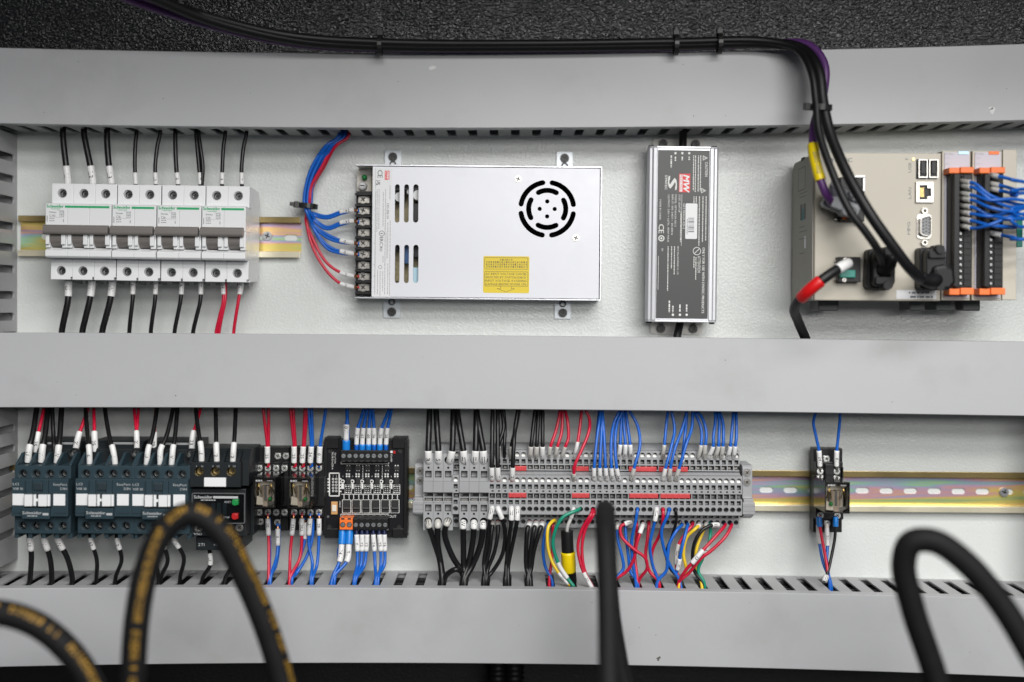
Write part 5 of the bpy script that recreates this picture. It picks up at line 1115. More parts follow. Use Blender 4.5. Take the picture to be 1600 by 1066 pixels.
# --- contactors, above
for x, y, xm, xt, r, tx, c, d in ((43.5, 722, 46, 58.6, 2.3, 'U', 'black', 60), (56, 706, 58.5, 70, 1.45, '125', 'red', 50), (64.5, 722, 66.5, 76, 2.3, 'V', 'black', 60), (84, 722, 84.5, 82, 1.8, None, 'black', 52), (89, 723, 91.5, 97, 2.3, 'W', 'black', 60),
                               (118, 705, 122.5, 139.6, 1.45, '121', 'red', 50), (139.8, 726, 139.3, 134, 1.8, '61', 'black', 62), (148.2, 705, 147.6, 146.8, 1.45, '125', 'red', 50), (179.5, 726, 176.5, 163.7, 1.8, 'L1', 'black', 62), (213.5, 704, 213.5, 209.5, 1.3, '121', 'red', 50), (215, 704, 213.5, 217, 1.3, None, 'red', 50),
                               (229, 726, 231.5, 246.5, 1.8, 'U', 'black', 62), (250, 726, 251, 272, 1.8, 'V', 'black', 62), (268, 726, 270, 278, 1.8, 'W', 'black', 62), (240, 706, 241, 244, 1.3, '123', 'red', 48), (299.5, 704, 301.5, 315, 1.45, '123', 'red', 50), (314.7, 721, 314, 306, 1.8, 'U1', 'black', 66), (338.4, 723, 338, 337.5, 1.8, 'V2', 'black', 66), (363.5, 723, 365, 369, 1.8, 'W2', 'black', 66)):
    L = 16
    wire('ct', c, r, [(x, y+5, d-1), (x+0.3, y-2, d), (xm, y-23, d), (xm*0.6+xt*0.4, y-42, d-6)]+upm(xt), [(3.0, 3+L if c == 'red' or r < 2 else 17, tx, SW, 1.25 if r > 2 else (1.42 if r > 1.6 else 2.0))] if tx else None)
# --- contactors, below
for pts, xb, r, tx in (([(45, 834, 56), (47, 844, 58), (49, 868, 56)], 38, 2.2, 'U'), ([(67.5, 834, 56), (70, 846, 58), (78, 872, 55)], 76, 2.2, 'V'), ([(88, 834, 56), (92, 846, 58), (105, 872, 55)], 113, 2.2, 'W'), ([(140, 834, 58), (142.5, 846, 60), (151, 874, 56)], 156, 1.7, '62'),
                       ([(182, 834, 58), (183.5, 846, 60), (190, 874, 56)], 185, 1.7, 'L2'), ([(232, 834, 58), (234, 848, 60), (242, 874, 56)], 240, 1.7, 'U'), ([(250, 834, 58), (255, 850, 60), (262, 876, 54)], 252, 1.7, 'V'), ([(268, 834, 58), (273, 846, 60), (287, 870, 57)], 282, 1.7, 'W'), ([(327, 858, 48), (328, 866, 50), (328, 884, 48)], 322, 1.7, 'U1'), ([(358, 858, 48), (359, 868, 50), (361, 886, 46)], 356, 1.7, 'V1')):
    wire('cb', 'black', r, pts+inlow(xb), [(4, 14.5 if r > 2 else 13.5, tx, SW, 1.32)])
# --- relay pair, above
for x, xt, tx, c in ((417.6, 411, '125', 'red'), (419.4, 420, None, 'red'), (459.4, 453.5, '123', 'red'), (461.4, 458, None, 'red'), (472.5, 477, '125', 'red'), (474.2, 480.5, None, 'red'), (485, 482, '24V', 'blue'), (487, 487, None, 'blue'), (498.8, 510, '0V', 'blue')):
    xs = x+(1.4 if xt > 476 else 0)
    wire('rt', c, 1.35, [(x, 730, 31), (x, 722, 32), (xs, 696, 33), (xs*0.6+xt*0.4, 672, 34)]+upm(xt), [(4.0, 17.8, tx, SW, 1.95 if c == 'red' or xt > 490 else 1.95)] if tx else None, ends=[(1.6, 4.2, 'copper', 1.6)] if tx else ())
# --- relay pair, below
for pts, xb, tx, c in (([(418.5, 802, 31), (418.5, 812, 32), (420, 850, 34)], 424, '201', 'red'), ([(421, 806, 28), (421, 830, 29), (421.5, 860, 31)], 424, None, 'blue'), ([(434, 818, 26), (434, 826, 27), (433, 866, 31)], 424, '0V', 'blue'), ([(436, 820, 25), (436, 850, 27), (431, 884, 34)], 424, None, 'blue'),
                       ([(459, 802, 31), (458.5, 811, 32), (453.5, 866, 35)], 458, '123A', 'red'), ([(472, 802, 31), (471.5, 811, 32), (469, 870, 35)], 460, '125A', 'red'), ([(476, 808, 28), (477, 840, 29), (462, 890, 36)], 455, '11', 'blue'),
                       ([(485, 802, 31), (484.5, 811, 32), (482.5, 850, 33), (488, 880, 36)], 492, '127', 'blue'), ([(489, 808, 28), (488, 840, 29), (480, 868, 32), (462, 898, 38)], 455, None, 'blue'), ([(498.5, 802, 31), (498.5, 811, 32), (498, 850, 33), (495, 884, 37)], 492, '129', 'blue')):
    s0 = 4.5 if pts[0][2] > 26.5 else 4.5
    wire('rb', c, 1.35, pts+inlow(xb), [(s0, s0+14, tx, SW, 1.7)] if tx else None, ends=[(2.4, 4.7, 'copper', 1.6)] if tx else ())
# --- circuit board, above
for x, xm, xt, tx, big, y0 in ((541, 541.5, 543.5, '0V', 3.4, 703), (543.5, 543.5, 541.5, None, 0, 700), (557, 558.5, 570.5, '157', 1.9, 703), (566, 567.5, 575, '162', 2.6, 703), (575.8, 576.5, 579.5, '160', 2.4, 703), (584.5, 584.5, 582, '156', 1.9, 703), (593.5, 595.5, 610.5, '150', 2.5, 703), (603, 605, 613.5, '158', 1.9, 703)):
    wire('pt', 'blue', 1.4, [(x, y0+4, 31), (x, y0-3, 32), (xm, y0-30 if big < 3 else y0-42, 33), (xm*0.6+xt*0.4, 656, 33)]+upm(xt), [(7.0 if big < 3 else 10, 21 if big < 3 else 24, tx, SW, 1.55 if big < 3 else 2.1)] if tx else None, ends=([(2.2, 7.2 if big < 3 else 10.5, 'ferrule_blue' if big > 2 else 'wire_blue', big)] if big else ()))
# --- circuit board, below
for x, xm, xb, tx, big in ((535, 531, 526, '24V', 3.3), (537.5, 529, 529, None, 0), (546, 542.5, 528, '0V', 3.3), (557, 558, 558, 'Y1', 1.9), (565.5, 565, 560, 'Y2', 1.9), (573.5, 572, 562, 'Y3', 1.9), (583, 584.5, 590, 'Y4', 1.9), (592.5, 594.5, 596, 'Y5', 1.9), (600.5, 601, 598, 'Y6', 1.9)):
    if big > 3: wire('pb', 'blue', 1.45, [(x, 824, 31), (x, 836, 33), (x-1.2, 852, 35), (xm, 876, 38)]+inlow(xb), [(14, 29, tx, SW, 1.9)], ends=[(2.5, 14, 'ferrule_blue', big)])
    else: wire('pb', 'blue', 1.4, [(x, 824, 31), (x, 832, 32), (xm+0.4, 858, 33), (xm*0.7+xb*0.3, 884, 36)]+inlow(xb), [(6, 20, tx, SW, 1.6)] if tx else None, ends=([(2.5, 6, 'ferrule_dark', big)] if big else ()))
# --- terminal strip, above
def top1(x, xt, c, r, tx, lean=0.0, m=SCl, via=None, L=11, k=1.32):
    y = ystrip(x)
    return wire('tt', c, r, [(x, 716+y, 33), (x+lean*0.2, 712+y, 39), (x+lean, 697+y, 43)]+(via or [(x*0.5+xt*0.5+lean*0.4, 668, 40)])+upm(xt), [(2, 2+L+3, tx, m, k)] if tx is not None else None)
def top2(x, xt, c, r, tx, lean=0.0, m=SW, via=None, L=11, k=1.3, fer='ferrule_red'):
    y = ystrip(x)
    return wire('tt', c, r, [(x, 750.5+y, 45), (x, 747+y, 50.5), (x+lean, 728+y, 54)]+(via or [(x*0.65+xt*0.35+lean*0.6, 690, 50)])+upm(xt, 32), [(4, 4+L+1, tx, m, k)], ends=[(1.5, 4.6, fer, r*1.3)])
for x, xt, tx, ln in ((669.5, 671.5, 'R', -0.5), (685, 681, 'S', 0), (702.5, 708.5, 'T', 4), (725.5, 713.5, '', -1.5), (741.5, 744.5, '', 1.5), (755.5, 743.5, '', -0.5)):
    y = 0; wire('tt', 'black', 2.55, [(x, 723, 42), (x+ln*0.2, 719, 48), (x+ln, 704, 50), (x*0.5+ln*0.6+xt*0.5, 672, 44)]+upm(xt), [(3, 15, tx, SW, 1.3)])
top2(768.6, 769.7, 'black', 1.8, 'R', -0.2); top2(778.4, 777.5, 'black', 1.8, 'T', -0.6); top1(778.4, 782, 'black', 1.7, '', 0.2, SCl, [(787, 668, 40)]); top2(800.6, 810, 'black', 1.8, '12', 0.6, SW, [(803, 690, 52), (805, 668, 44)]); top1(788, 786, 'black', 1.6, None, 0, SCl, [(789, 668, 38)]); top1(798, 812, 'black', 1.6, '', 1, SCl, [(806, 668, 38)])
for x, xt, c, r, tx, ln, m in ((827.8, 836.7, 'black', 1.7, '', 2, SCl), (837.6, 842, 'black', 1.7, '', 1, SCl), (847.5, 847.8, 'black', 1.7, 'L', 0.3, SW)): top1(x, xt, c, r, tx, ln, m)
top1(857.4, 876, 'red', 1.35, 'R2', 3, SCl, [(869, 672, 40)]); top1(867.2, 878.5, 'red', 1.35, '', 4, SCl, [(877.5, 675, 40)]); top1(877.1, 882, 'red', 1.35, '', 6.5, SCl, [(888, 685, 42), (887, 660, 40)]); top1(896.8, 909, 'red', 1.35, '121', 4.6, SW, [(905.5, 672, 40)], 15)
top2(896.8, 913, 'red', 1.35, '', 1, SCl, [(908, 705, 52), (920, 675, 46), (921, 655, 40)], 6, 1.5)
for x, xt, tx, ln in ((928.3, 937, '', 3), (966, 972, '105', 3), (975.8, 973, '103', 1.5), (985.5, 977, '201', -0.5), (1034.8, 1044, '', 3), (1090, 1083, '', 5), (1099.8, 1086, '', 2)):
    via = [(1096, 672, 40)] if x == 1090 else ([(1103.5, 676, 42), (1098, 655, 38)] if x > 1095 else None); top1(x, xt, 'blue', 1.3, tx, ln, SW if tx else SCl, via, 13, 1.5)
for x, xt, tx, ln in ((1106, 1117, 'C1', 8), (1117, 1120, '', 5.5), (1126.5, 1123, '', 3), (1136.5, 1146, '52', 4.5), (1146.3, 1150, '54', 2.5)): top1(x, xt, 'blue', 1.3, tx, ln, SW if tx else SCl, [(x+ln+2, 680, 42)] if x > 1130 else [(x+ln+1, 680, 42), (x*0.4+xt*0.6+5, 660, 38)] if x < 1130 else None, 12, 1.5)
for x, xt, tx, ln, m in ((928, 939, '101', 0.5, SW), (937.8, 942, '107', -0.5, SW), (947.6, 941, '102', -1.5, SW), (957, 970, '103', -1.8, SW), (966.8, 975, '104', -3.5, SW), (987, 981, '', 4.5, SCl), (1036, 1048, '', 4.5, SW), (1046, 1074, '', 2, SCl), (1056, 1082, '', 6, SCl)):
    via = {957: [(955, 690, 50), (959, 662, 42)], 966.8: [(961, 690, 50), (965, 660, 42)], 987: [(1000, 695, 50), (996, 665, 42)], 1036: [(1049, 698, 50), (1054, 670, 42)], 1046: [(1055, 700, 52), (1066, 670, 44)], 1056: [(1072, 695, 52), (1081, 668, 44)]}.get(x)
    top2(x, xt, 'blue', 1.3, tx, ln, m, via, 11, 1.5, 'ferrule_dark')
wire('tt', 'blue', 1.3, [(1066.5, 723, 40), (1066.5, 714, 44), (1069, 690, 44), (1072, 662, 38)]+upm(1073), [(1, 4, '', SW, 1.5)])
# --- terminal strip, below
for pts, xb, tx in (([(669, 813, 44), (669.5, 820, 50), (678, 846, 46), (687, 875, 42)], 690, ''), ([(684, 813, 44), (684, 820, 50), (684, 850, 46), (689, 882, 42)], 690, ''), ([(701.5, 813, 44), (698, 818, 51), (695, 836, 48), (707, 870, 44), (718, 888, 42)], 723, ''), ([(724, 813, 44), (723.5, 822, 50), (724, 850, 46), (724.5, 885, 42)], 723, 'W'), ([(740, 813, 44), (740.5, 822, 50), (738, 850, 46), (731, 884, 42)], 723, 'V'), ([(755, 813, 44), (754.5, 824, 50), (751, 850, 46), (738, 884, 42)], 723, 'U')):
    wire('tb', 'black', 2.5, pts+inlow(xb), [(3.0, 9.2, tx, SCl if tx == '' else SW, 1.14)])
wire('tb', 'black', 2.3, [(721, 892, 46), (712, 890, 50), (702, 895, 48)]+inlow(690), None)
def low3(x, pts, xb, c, r=1.3, sl=None, fer='ferrule_red', d=46): y = ystrip(x); return wire('tb', c, r, [(x, 792+y, 45), (x, 796+y, 51.5)]+pts+inlow(xb, d), sl, ends=[(1.2, 4.4, fer, r*1.3)])
def low4(x, pts, xb, c, r=1.3, sl=None, fer='ferrule_red', d=46): y = ystrip(x); return wire('tb', c, r, [(x, 815+y, 33), (x, 819+y, 39.5)]+pts+inlow(xb, d), sl, ends=[(1.2, 4.4, fer, r*1.3)])
low3(768.6, [(765, 812, 52), (761, 846, 46), (756, 880, 42)], 757, 'black', 1.7, [(4.4, 15, '', SW, 1.35)]); low3(778.4, [(783, 807, 52), (789, 830, 48), (785, 866, 44), (768, 895, 42)], 757, 'black', 1.7, [(4.4, 15, '', SW, 1.35)])
low4(769.5, [(768, 832, 42), (765, 860, 42), (758, 886, 42)], 757, 'black', 1.7, [(3, 8, '', SCl, 1.3)]); low4(778, [(778, 832, 42), (772, 864, 42), (762, 890, 42)], 757, 'black', 1.7, [(3, 8, '', SCl, 1.3)])
low3(799, [(799, 812, 54), (794, 850, 48), (791, 885, 42)], 791, 'black', 1.75, [(4.4, 15.5, '', SW, 1.35)]); low3(808.5, [(808, 812, 54), (801, 850, 48), (794, 885, 42)], 791, 'black', 1.75, [(4.4, 15.5, '', SW, 1.35)]); low4(797, [(796, 840, 42), (791, 880, 42)], 791, 'black', 1.6, [(3, 12, '', SCl, 1.3)])
for x, xm in ((827, 822), (837.3, 829), (847, 834)): low4(x, [(x-2.6, 826, 44), (xm, 862, 44), (xm*0.6+824*0.4, 888, 42)], 824, 'black', 1.95, [(3.5, 10.5, '', SW, 1.35)])
low4(856.4, [(852, 832, 42), (848.7, 856, 44), (852, 885, 44)], 857, 'blue', 1.35, None, 'ferrule_dark'); low4(863.5, [(863.5, 838, 40), (862.5, 870, 42)], 857, 'red', 1.3)
def loose(label, col, r, pts, sl=None): return wire('tb', col, r, pts, sl, label=label, group='wires below the terminal strip')
loose('yellow wire looping over to the white-tipped end on the duct', 'yellow', 1.45, [P(868.5, 818, 36), P(866, 813, 44), P(857, 823, 50), P(855.5, 848, 52), P(862, 876, 54), P(876, 899, 56), P(891, 915, 58)], [(58, 70, '', SW, 1.25)])
loose('green wire arching left from the terminal strip onto the duct', 'green', 1.5, [P(906.5, 794, 46), P(903, 797, 54), P(880, 808, 58), P(868, 828, 58), P(864, 852, 57), P(874, 884, 57), P(884, 900, 58), P(897, 917, 60)], [(63, 78, '', SW, 1.25)])
mc = loose('short stripped white wire from the black multicore cable', 'white', 1.5, [P(896.5, 793, 46), P(895.5, 799, 53), P(891, 812, 52), P(887, 822, 50), P(885.5, 834, 46)], [(3, 13, '', SW, 1.3)])
mcc = wire('tb', 'black', 5.2, [P(886, 829, 44), P(886.5, 845, 44), P(888.5, 880, 43)]+inlow(891, 38), None, label='thick black multicore cable with a yellow sleeve below the strip', name='multicore_cable', cat='cable', mats='cable_black')
pth = catmull([P(886, 829, 44), P(886.5, 845, 44), P(888.5, 880, 43), P(889.5, 900, 40)]); part('yellow_sleeve', MB().tube([p-P(886, 829, 44) for p in subpath(pth, 18, 34.5)], 6.0, 14), 'tape_yellow', mcc)
loose('left of two red wires ending in a white tube left of centre hose', 'red', 1.35, [P(926, 795, 46), P(924, 803, 54), P(910, 826, 54), P(903, 853, 55), P(907, 880, 57), P(913, 897, 58), P(925, 919, 60)], [(60, 76, '', SW, 1.5)])
loose('right of two red wires ending in a white tube left of centre hose', 'red', 1.35, [P(929, 795, 46), P(928, 803, 54), P(915, 826, 53), P(909.5, 853, 54), P(911, 880, 56), P(915.5, 897, 57), P(927, 919, 58)])
low4(965, [(964.5, 838, 42), (972, 870, 44), (974, 888, 44)], 966, 'blue', 1.35, [(1.5, 11, '', SCl, 1.5)], 'ferrule_dark')
low4(977, [(978, 838, 42), (982, 870, 44), (985, 893, 44)], 991, 'blue', 1.35, None, 'ferrule_dark')
wire('tb', 'red', 1.35, [(987, 816, 42), (979, 818, 46), (970, 823, 47), (971, 838, 48), (990, 858, 50), (1008, 872, 50), (1011, 888, 48)]+inlow(995, 42, 2.0), [(1.0, 8, '', SW, 1.7)])
low3(996, [(993, 815, 52), (987, 845, 48), (989, 882, 46)], 993, 'blue', 1.35, None, 'ferrule_dark')
low4(1004.5, [(1001, 830, 46), (994.5, 852, 48), (991, 872, 48), (980, 892, 46)], 966, 'red', 1.35, [(5, 17, '', SW, 1.6)])
low4(995, [(995, 830, 38), (992, 868, 40)], 993, 'red', 1.3)
low4(1014, [(1012, 838, 42), (1009, 870, 44), (1015, 893, 44)], 1024, 'red', 1.35)
low3(1025.8, [(1024.5, 808, 54), (1020.5, 826, 52), (1015.5, 852, 50), (1020, 884, 46)], 1024, 'blue', 1.35, [(4.4, 16, '', SW, 1.6)], 'ferrule_blue')
low3(1036, [(1036, 806, 53), (1032, 832, 46), (1019, 862, 42), (1019, 880, 40)], 1024, 'red', 1.35)
low3(1045.6, [(1043, 806, 54), (1034, 828, 52), (1036, 852, 50), (1047, 884, 46)], 1057, 'blue', 1.35, None, 'ferrule_blue')
low3(1056, [(1056.5, 815, 48), (1050, 838, 44), (1041, 866, 42), (1047, 888, 42)], 1057, 'black', 1.3, None, 'ferrule_dark')
low4(1065.5, [(1058, 828, 46), (1046, 850, 48), (1043, 872, 48), (1041, 892, 46)], 1024, 'blue', 1.4, [(1, 3.4, '', SW, 1.6)], 'ferrule_dark')
low4(1074.5, [(1070, 838, 46), (1064, 862, 48), (1060, 885, 46), (1057, 898, 44)], 1057, 'blue', 1.35, [(37, 47, '', SW, 1.5)], 'ferrule_dark')
low4(1082, [(1074, 830, 42), (1061, 850, 44), (1057.5, 866, 44), (1057, 890, 43)], 1057, 'red', 1.35, [(27, 44, '', SCl, 1.5)])
low4(1092.5, [(1087, 826, 46), (1073, 840, 44), (1068, 866, 42), (1072, 892, 42)], 1062, 'yellow', 1.4, [(2, 10, '', SW, 1.6)], 'ferrule_dark')
wire('tb', 'black', 1.5, [(1124, 820, 42), (1112, 821, 46), (1098, 828, 48), (1086, 846, 48), (1082, 870, 46), (1086, 894, 44)]+inlow(1092), [(1, 8, '', SW, 1.55)])
low4(1103, [(1098, 832, 40), (1088, 860, 42), (1088, 890, 42)], 1092, 'yellow', 1.4, [(2, 8, '', SCl, 1.5)], 'ferrule_dark')
low4(1110, [(1110, 834, 40), (1107, 850, 42), (1098, 872, 44), (1091, 892, 44)], 1092, 'green', 1.4, [(22, 32, '13', SW, 1.5)], 'ferrule_dark')
low4(1133, [(1121, 835, 46), (1100, 858, 50), (1084, 877, 52), (1070, 893, 50)], 1060, 'red', 1.4, [(37, 51, '23', SW, 1.7)], 'ferrule_dark')
low4(1143, [(1134, 838, 46), (1112, 860, 48), (1096, 872, 48), (1076, 896, 46)], 1062, 'red', 1.4, None, 'ferrule_dark')
wire('tb', 'yellow', 1.3, [Vector((DT['lower'][0](0)*0+SLOT0['lower']+PITCH*14-2, DT['lower'][0](150)-14, 40)), Vector((SLOT0['lower']+PITCH*15, DT['lower'][0](170)-13, 36)), Vector((SLOT0['lower']+PITCH*16+2, DT['lower'][0](180)-17, 38))])
# --- single relay
wire('st', 'blue', 1.3, [(1281, 735, 31), (1281, 728, 32), (1279.5, 704, 33), (1275, 682, 33), (1271, 660, 33)]+upm(1276), [(4, 17, '24V', SW, 1.8)], ends=[(0.3, 4.3, 'nickel', 1.7)])
wire('st', 'blue', 1.3, [(1307, 735, 31), (1307, 728, 32), (1307.5, 704, 33), (1310, 680, 33)]+upm(1313), [(4, 17, '0V', SW, 1.8)], ends=[(0.3, 4.3, 'nickel', 1.7)])
wire('sb', 'blue', 1.35, [(1278, 808, 28), (1278.5, 820, 27), (1281, 852, 28), (1286.5, 880, 34)]+inlow(1296, 40, 0.5), [(7, 23, '11', SW, 1.6)])
wire('sb', 'red', 1.3, [(1280, 806, 33), (1280, 816, 34), (1284, 840, 35), (1290, 872, 38), (1293, 893, 42), (1291, 905, 44)], ends=[(1.0, 9.0, 'ferrule_blue', 2.3)])
wire('sb', 'blue', 1.35, [(1292, 818, 26.5), (1292, 826, 28), (1293, 852, 30), (1292, 880, 36)]+inlow(1296, 40, -0.5), [(4, 19, '0V', SW, 1.6)], ends=[(0.3, 4.3, 'contact_ivory', 1.9)])
wire('sb', 'black', 1.3, [(1305.5, 806, 33), (1305.5, 816, 34), (1304.5, 840, 35), (1299, 870, 38), (1294, 892, 42), (1288, 909, 46)], [(51, 60, '', SW, 2.0)], ends=[(1.0, 9.0, 'ferrule_blue', 2.3)])
# --- controller modules
for i, (x, y, yr, tx, c, dx) in enumerate(((1504, 284, 318, '', 'blue', 0), (1504, 291, 322, '', 'blue', 0), (1504, 303, 313, '', 'blue', 0), (1504, 311, 328, '', 'blue', 0), (1504, 322, 342, '', 'blue', 0), (1504, 332, 334, '', 'blue', 0), (1504, 343, 352, '', 'blue', 0), (1504, 354, 338, '', 'blue', 0), (1549, 274, 283, '', 'blue', 1), (1550, 288, 300, '', 'blue', 1), (1550, 296, 306, '', 'blue', 1), (1549, 365, 371, '', 'blue', 1), (1550, 326, 328, '', 'blue', 1), (1550, 340, 330, '', 'blue', 1), (1550, 352, 346, '', 'blue', 1))):
    e = x+(13 if not dx else 12)
    wire('io', c, 1.35, [(x-3, y-1, 88), (x+2, y, 97), (e+6, y+3, 106 if not dx else 102), (e+28, (y*0.55+yr*0.45)+5, 110+(i % 4)*2), (1580, yr+rw.uniform(-3, 3), 108+(i % 5)*3), (1612, yr+rw.uniform(-6, 4), 100+(i % 3)*4), (1670, yr+10, 80)], [(3, 16 if not dx or y > 360 else 14, tx, SCl if y < 360 else SW, 1.7)], ends=())

# labels: counted from the left within one colour and place
from collections import defaultdict
buck = defaultdict(list)
for g, c, u, v, o, r in WIRES: buck[(g, c, r > 2.1)].append((u, v, o))
for (g, c, thick), L in buck.items():
    L.sort(key=lambda t: (round(t[0], 2), -t[1])); desc, grp = GROUPS[g]
    for i, (u, v, o) in enumerate(L):
        th = 'thick ' if thick else ''
        if len(L) == 1: lab = f'only {th}{c} wire {desc}'
        elif g == 'io': lab = f'{ordw(i+1)} blue wire {desc}'
        elif g == 'ps': lab = f'{ordw(i+1)} {c} wire {desc}'
        else: lab = f'{ordw(i+1)} {th}{c} wire from the left {desc}'
        tag(o, lab, 'wire', grp)
# the power supply wires are told apart from the top down
psw = [w for w in WIRES if w[0] == 'ps']
for c in ('blue', 'red'):
    L = sorted([w for w in psw if w[1] == c], key=lambda w: -w[3])
    for i, w in enumerate(L): w[4]['label'] = f'{ordw(i+1)} {c} wire from the top on the power supply terminals'

# ================================================================ cable ties
def tie(label, c, axis, r, w=4.2, head=(1, 0, 0), name='cable_tie', tail=7):
    """band round a bundle with its ratchet head and cut tail"""
    c = Vector(c); a = Vector(axis).normalized(); h = Vector(head); h = (h-a*h.dot(a)).normalized(); s = a.cross(h)
    mb = MB(); n = 20; vs = []; fs = []
    for k in range(n):
        t = 2*math.pi*k/n; rad = h*math.cos(t)+s*math.sin(t)
        for rr, ww in ((r, -w/2), (r+1.0, -w/2), (r+1.0, w/2), (r, w/2)): vs.append(rad*rr+a*ww)
    for k in range(n):
        j = (k+1) % n
        for q in range(4): fs.append((k*4+q, k*4+(q+1) % 4, j*4+(q+1) % 4, j*4+q))
    mb.add(vs, fs); o = link(name, mb.mesh(name, 'tie_black'), None, c); tag(o, label, 'cable tie', 'black cable ties')
    def bx(p, e1, e2, e3, nm):
        q = [p+e1*i+e2*j+e3*k for i in (-1, 1) for j in (-1, 1) for k in (-1, 1)]; m2 = MB().add(q, [(0, 1, 3, 2), (4, 6, 7, 5), (0, 4, 5, 1), (2, 3, 7, 6), (0, 2, 6, 4), (1, 5, 7, 3)]); part(nm, m2, 'tie_black', o, 0.3)
    bx(h*(r+2.2), h*2.2, a*(w/2+0.6), s*2.6, 'head'); bx(h*(r+4.2+tail/2)+s*0.8, h*tail/2, a*(w/2-0.4), s*0.6, 'tail') if tail else None
    return o
tie('black tie round the blue bundle beside the power supply', P(481, 322, 16), (0.1, 1, 0), 7.6, 4.0, (-1, 0, 0.4), tail=4)

# ================================================================ cables over the top duct and down to the controller
def cable(label, m, r, pts, n=14, seg=9, name='cable'):
    V = [P(*p) for p in pts]; path = catmull(V, seg); org = V[0]
    o = link(name, MB().tube([p-org for p in path], r, n).mesh(name, m), None, org); tag(o, label, 'cable', 'cables to the controller'); return o, path, org
c1, pa1, o1 = cable('thickest black cable bending down to the lower right controller plug', 'cable_black', 4.3, [(-220, -110, 175), (150, -40, 165), (230, -8, 142), (330, 32, 110), (460, 62, 84), (600, 72, 74), (830, 73, 72), (1060, 70, 72), (1200, 68, 74), (1252, 76, 82), (1278, 108, 96), (1286, 160, 102), (1296, 205, 108), (1322, 268, 122), (1358, 332, 132), (1396, 386, 132), (1422, 420, 126), (1440, 436, 114), (1452, 438, 100)])
c2, pa2, o2 = cable('thinner black cable bending down to the middle controller plug', 'cable_black', 3.1, [(-240, -115, 175), (120, -45, 165), (215, -10, 142), (320, 24, 114), (450, 55, 88), (600, 66, 78), (830, 68, 75), (1060, 65, 75), (1195, 64, 77), (1244, 76, 86), (1267, 110, 100), (1275, 160, 106), (1279, 205, 112), (1299, 266, 124), (1328, 330, 132), (1352, 362, 132), (1370, 388, 128), (1379, 412, 112)])
c3, pa3, o3 = cable('purple cable with a yellow sleeve running to the grey plug', 'wire_purple', 3.3, [(-230, -105, 165), (110, -40, 150), (200, -2, 128), (330, 40, 96), (460, 68, 70), (600, 76, 62), (830, 77, 61), (1060, 74, 62), (1210, 68, 68), (1262, 70, 80), (1288, 100, 88), (1286, 150, 92), (1272, 195, 96), (1271, 235, 104), (1280, 275, 112), (1290, 302, 112), (1300, 318, 104)])
def find(path, org, y0, y1):
    out = []
    for p in path:
        k = (D-p[2])/F; y = CY-p[1]/k
        if y0 <= y <= y1 and p[0] > 200: out.append(p)
    return out
sp = find(pa3, o3, 222, 282)
ys = part('yellow_sleeve', MB().tube([p-o3 for p in catmull(sp, 3)], 4.3, 14), 'tape_yellow', c3)
mid = sp[len(sp)//2]; t = (sp[-1]-sp[0]).normalized(); m2 = MB()
text(m2, '33015-002', 0, 0, 0, 3.4); sd = Vector((0, 0, 1)); sd = (sd-t*sd.dot(t)).normalized(); pr = t.cross(sd)
m2.v = [tuple(mid+t*x-pr*y+sd*(math.sqrt(max(0, 18.5-y*y))+0.1)-o3) for x, y, z in m2.v]; part('marking', m2, 'print_grey', ys)
for x, y, d, lb in ((594, 71, 76, 'black tie on the cable above the power supply'), (1056, 70, 74, 'left of two close black ties on the cable above the adapter'), (1124, 68, 74, 'right of two close black ties on the cable above the adapter')):
    tie(lb, P(x, y, d), (1, 0, 0), 7.6, 3.4, (0, 1, 0.15), tail=1.6)
tie('black tie holding the hanging cables against the top duct cover', P(1281, 168, 101), (0.05, 1, 0.1), 8.6, 4.5, (-1, 0.1, 0.2), tail=0)
# plugs
def hood(label, cx, cy, w, h, d0, d1, m, roll, outlet=None, grp='plugs on the controller'):
    dv = Dev('cable_plug', label, 'plug', cx, cy, d0, roll, grp, dref=d0)
    k = mmpp(d1); W2, H2 = w/2*k, h/2*k; z = d1-d0
    mb = MB().prism(roundrect(-W2, W2, -H2, H2, 3.0), 0, z*0.55); mb.prism(roundrect(-W2*0.82, W2*0.82, -H2*0.9, H2*0.9, 4.0), z*0.55, z); b = part('hood', mb, m, dv.e, 0.8)
    for s in (1, -1):
        part('flange', MB().prism(roundrect(-W2*0.7, W2*0.7, s*H2*0.62-3, s*H2*0.62+3, 1.5), z, z+3), m, dv.e, 0.6); mm = MB().cyl(W2*0.15, s*H2*0.86, z*0.4, z+5.5, 3.3, n=14)
        for i in range(10): a = 2*math.pi*i/10; mm.box(W2*0.15+3.3*math.cos(a)-0.4, W2*0.15+3.3*math.cos(a)+0.4, s*H2*0.86+3.3*math.sin(a)-0.4, s*H2*0.86+3.3*math.sin(a)+0.4, z*0.4, z+5.2)
        part('thumb_screw', mm, m, dv.e)
    if outlet:
        pth = [Vector(p) for p in outlet]; part('strain_relief', MB().tube(catmull(pth, 6), 6.2, 14, rf=lambda t: 1.1-0.35*t), m, dv.e)
    return dv
hood('black plug in the middle of the lower controller row', 1369, 421, 42, 62, 82, 104, 'cable_black', 2, [(0, -2, 20), (2, 4, 27), (3, 10, 29)])
h2 = hood('big black plug at the lower right of the controller', 1447, 420, 38, 66, 82, 106, 'cable_black', 0, [(0, -6, 20), (-2, -10, 26), (-10, -10, 30), (-16, -7, 33)])
part('shroud', MB().prism([(-4, -17), (9, -18), (14, -12), (13, -1), (7, 3), (-4, 1)], 14, 29), 'cable_black', h2.e, 3.0)
h3 = hood('grey plug with the purple cable at the upper left of the controller', 1312, 318, 58, 34, 90, 108, 'hood_grey', 22, None)
part('strain_relief', MB().tube(catmull([Vector((-9, 2, 12)), Vector((-12, 5, 18)), Vector((-13, 9, 22))], 6), 4.6, 12), 'hood_grey', h3.e)
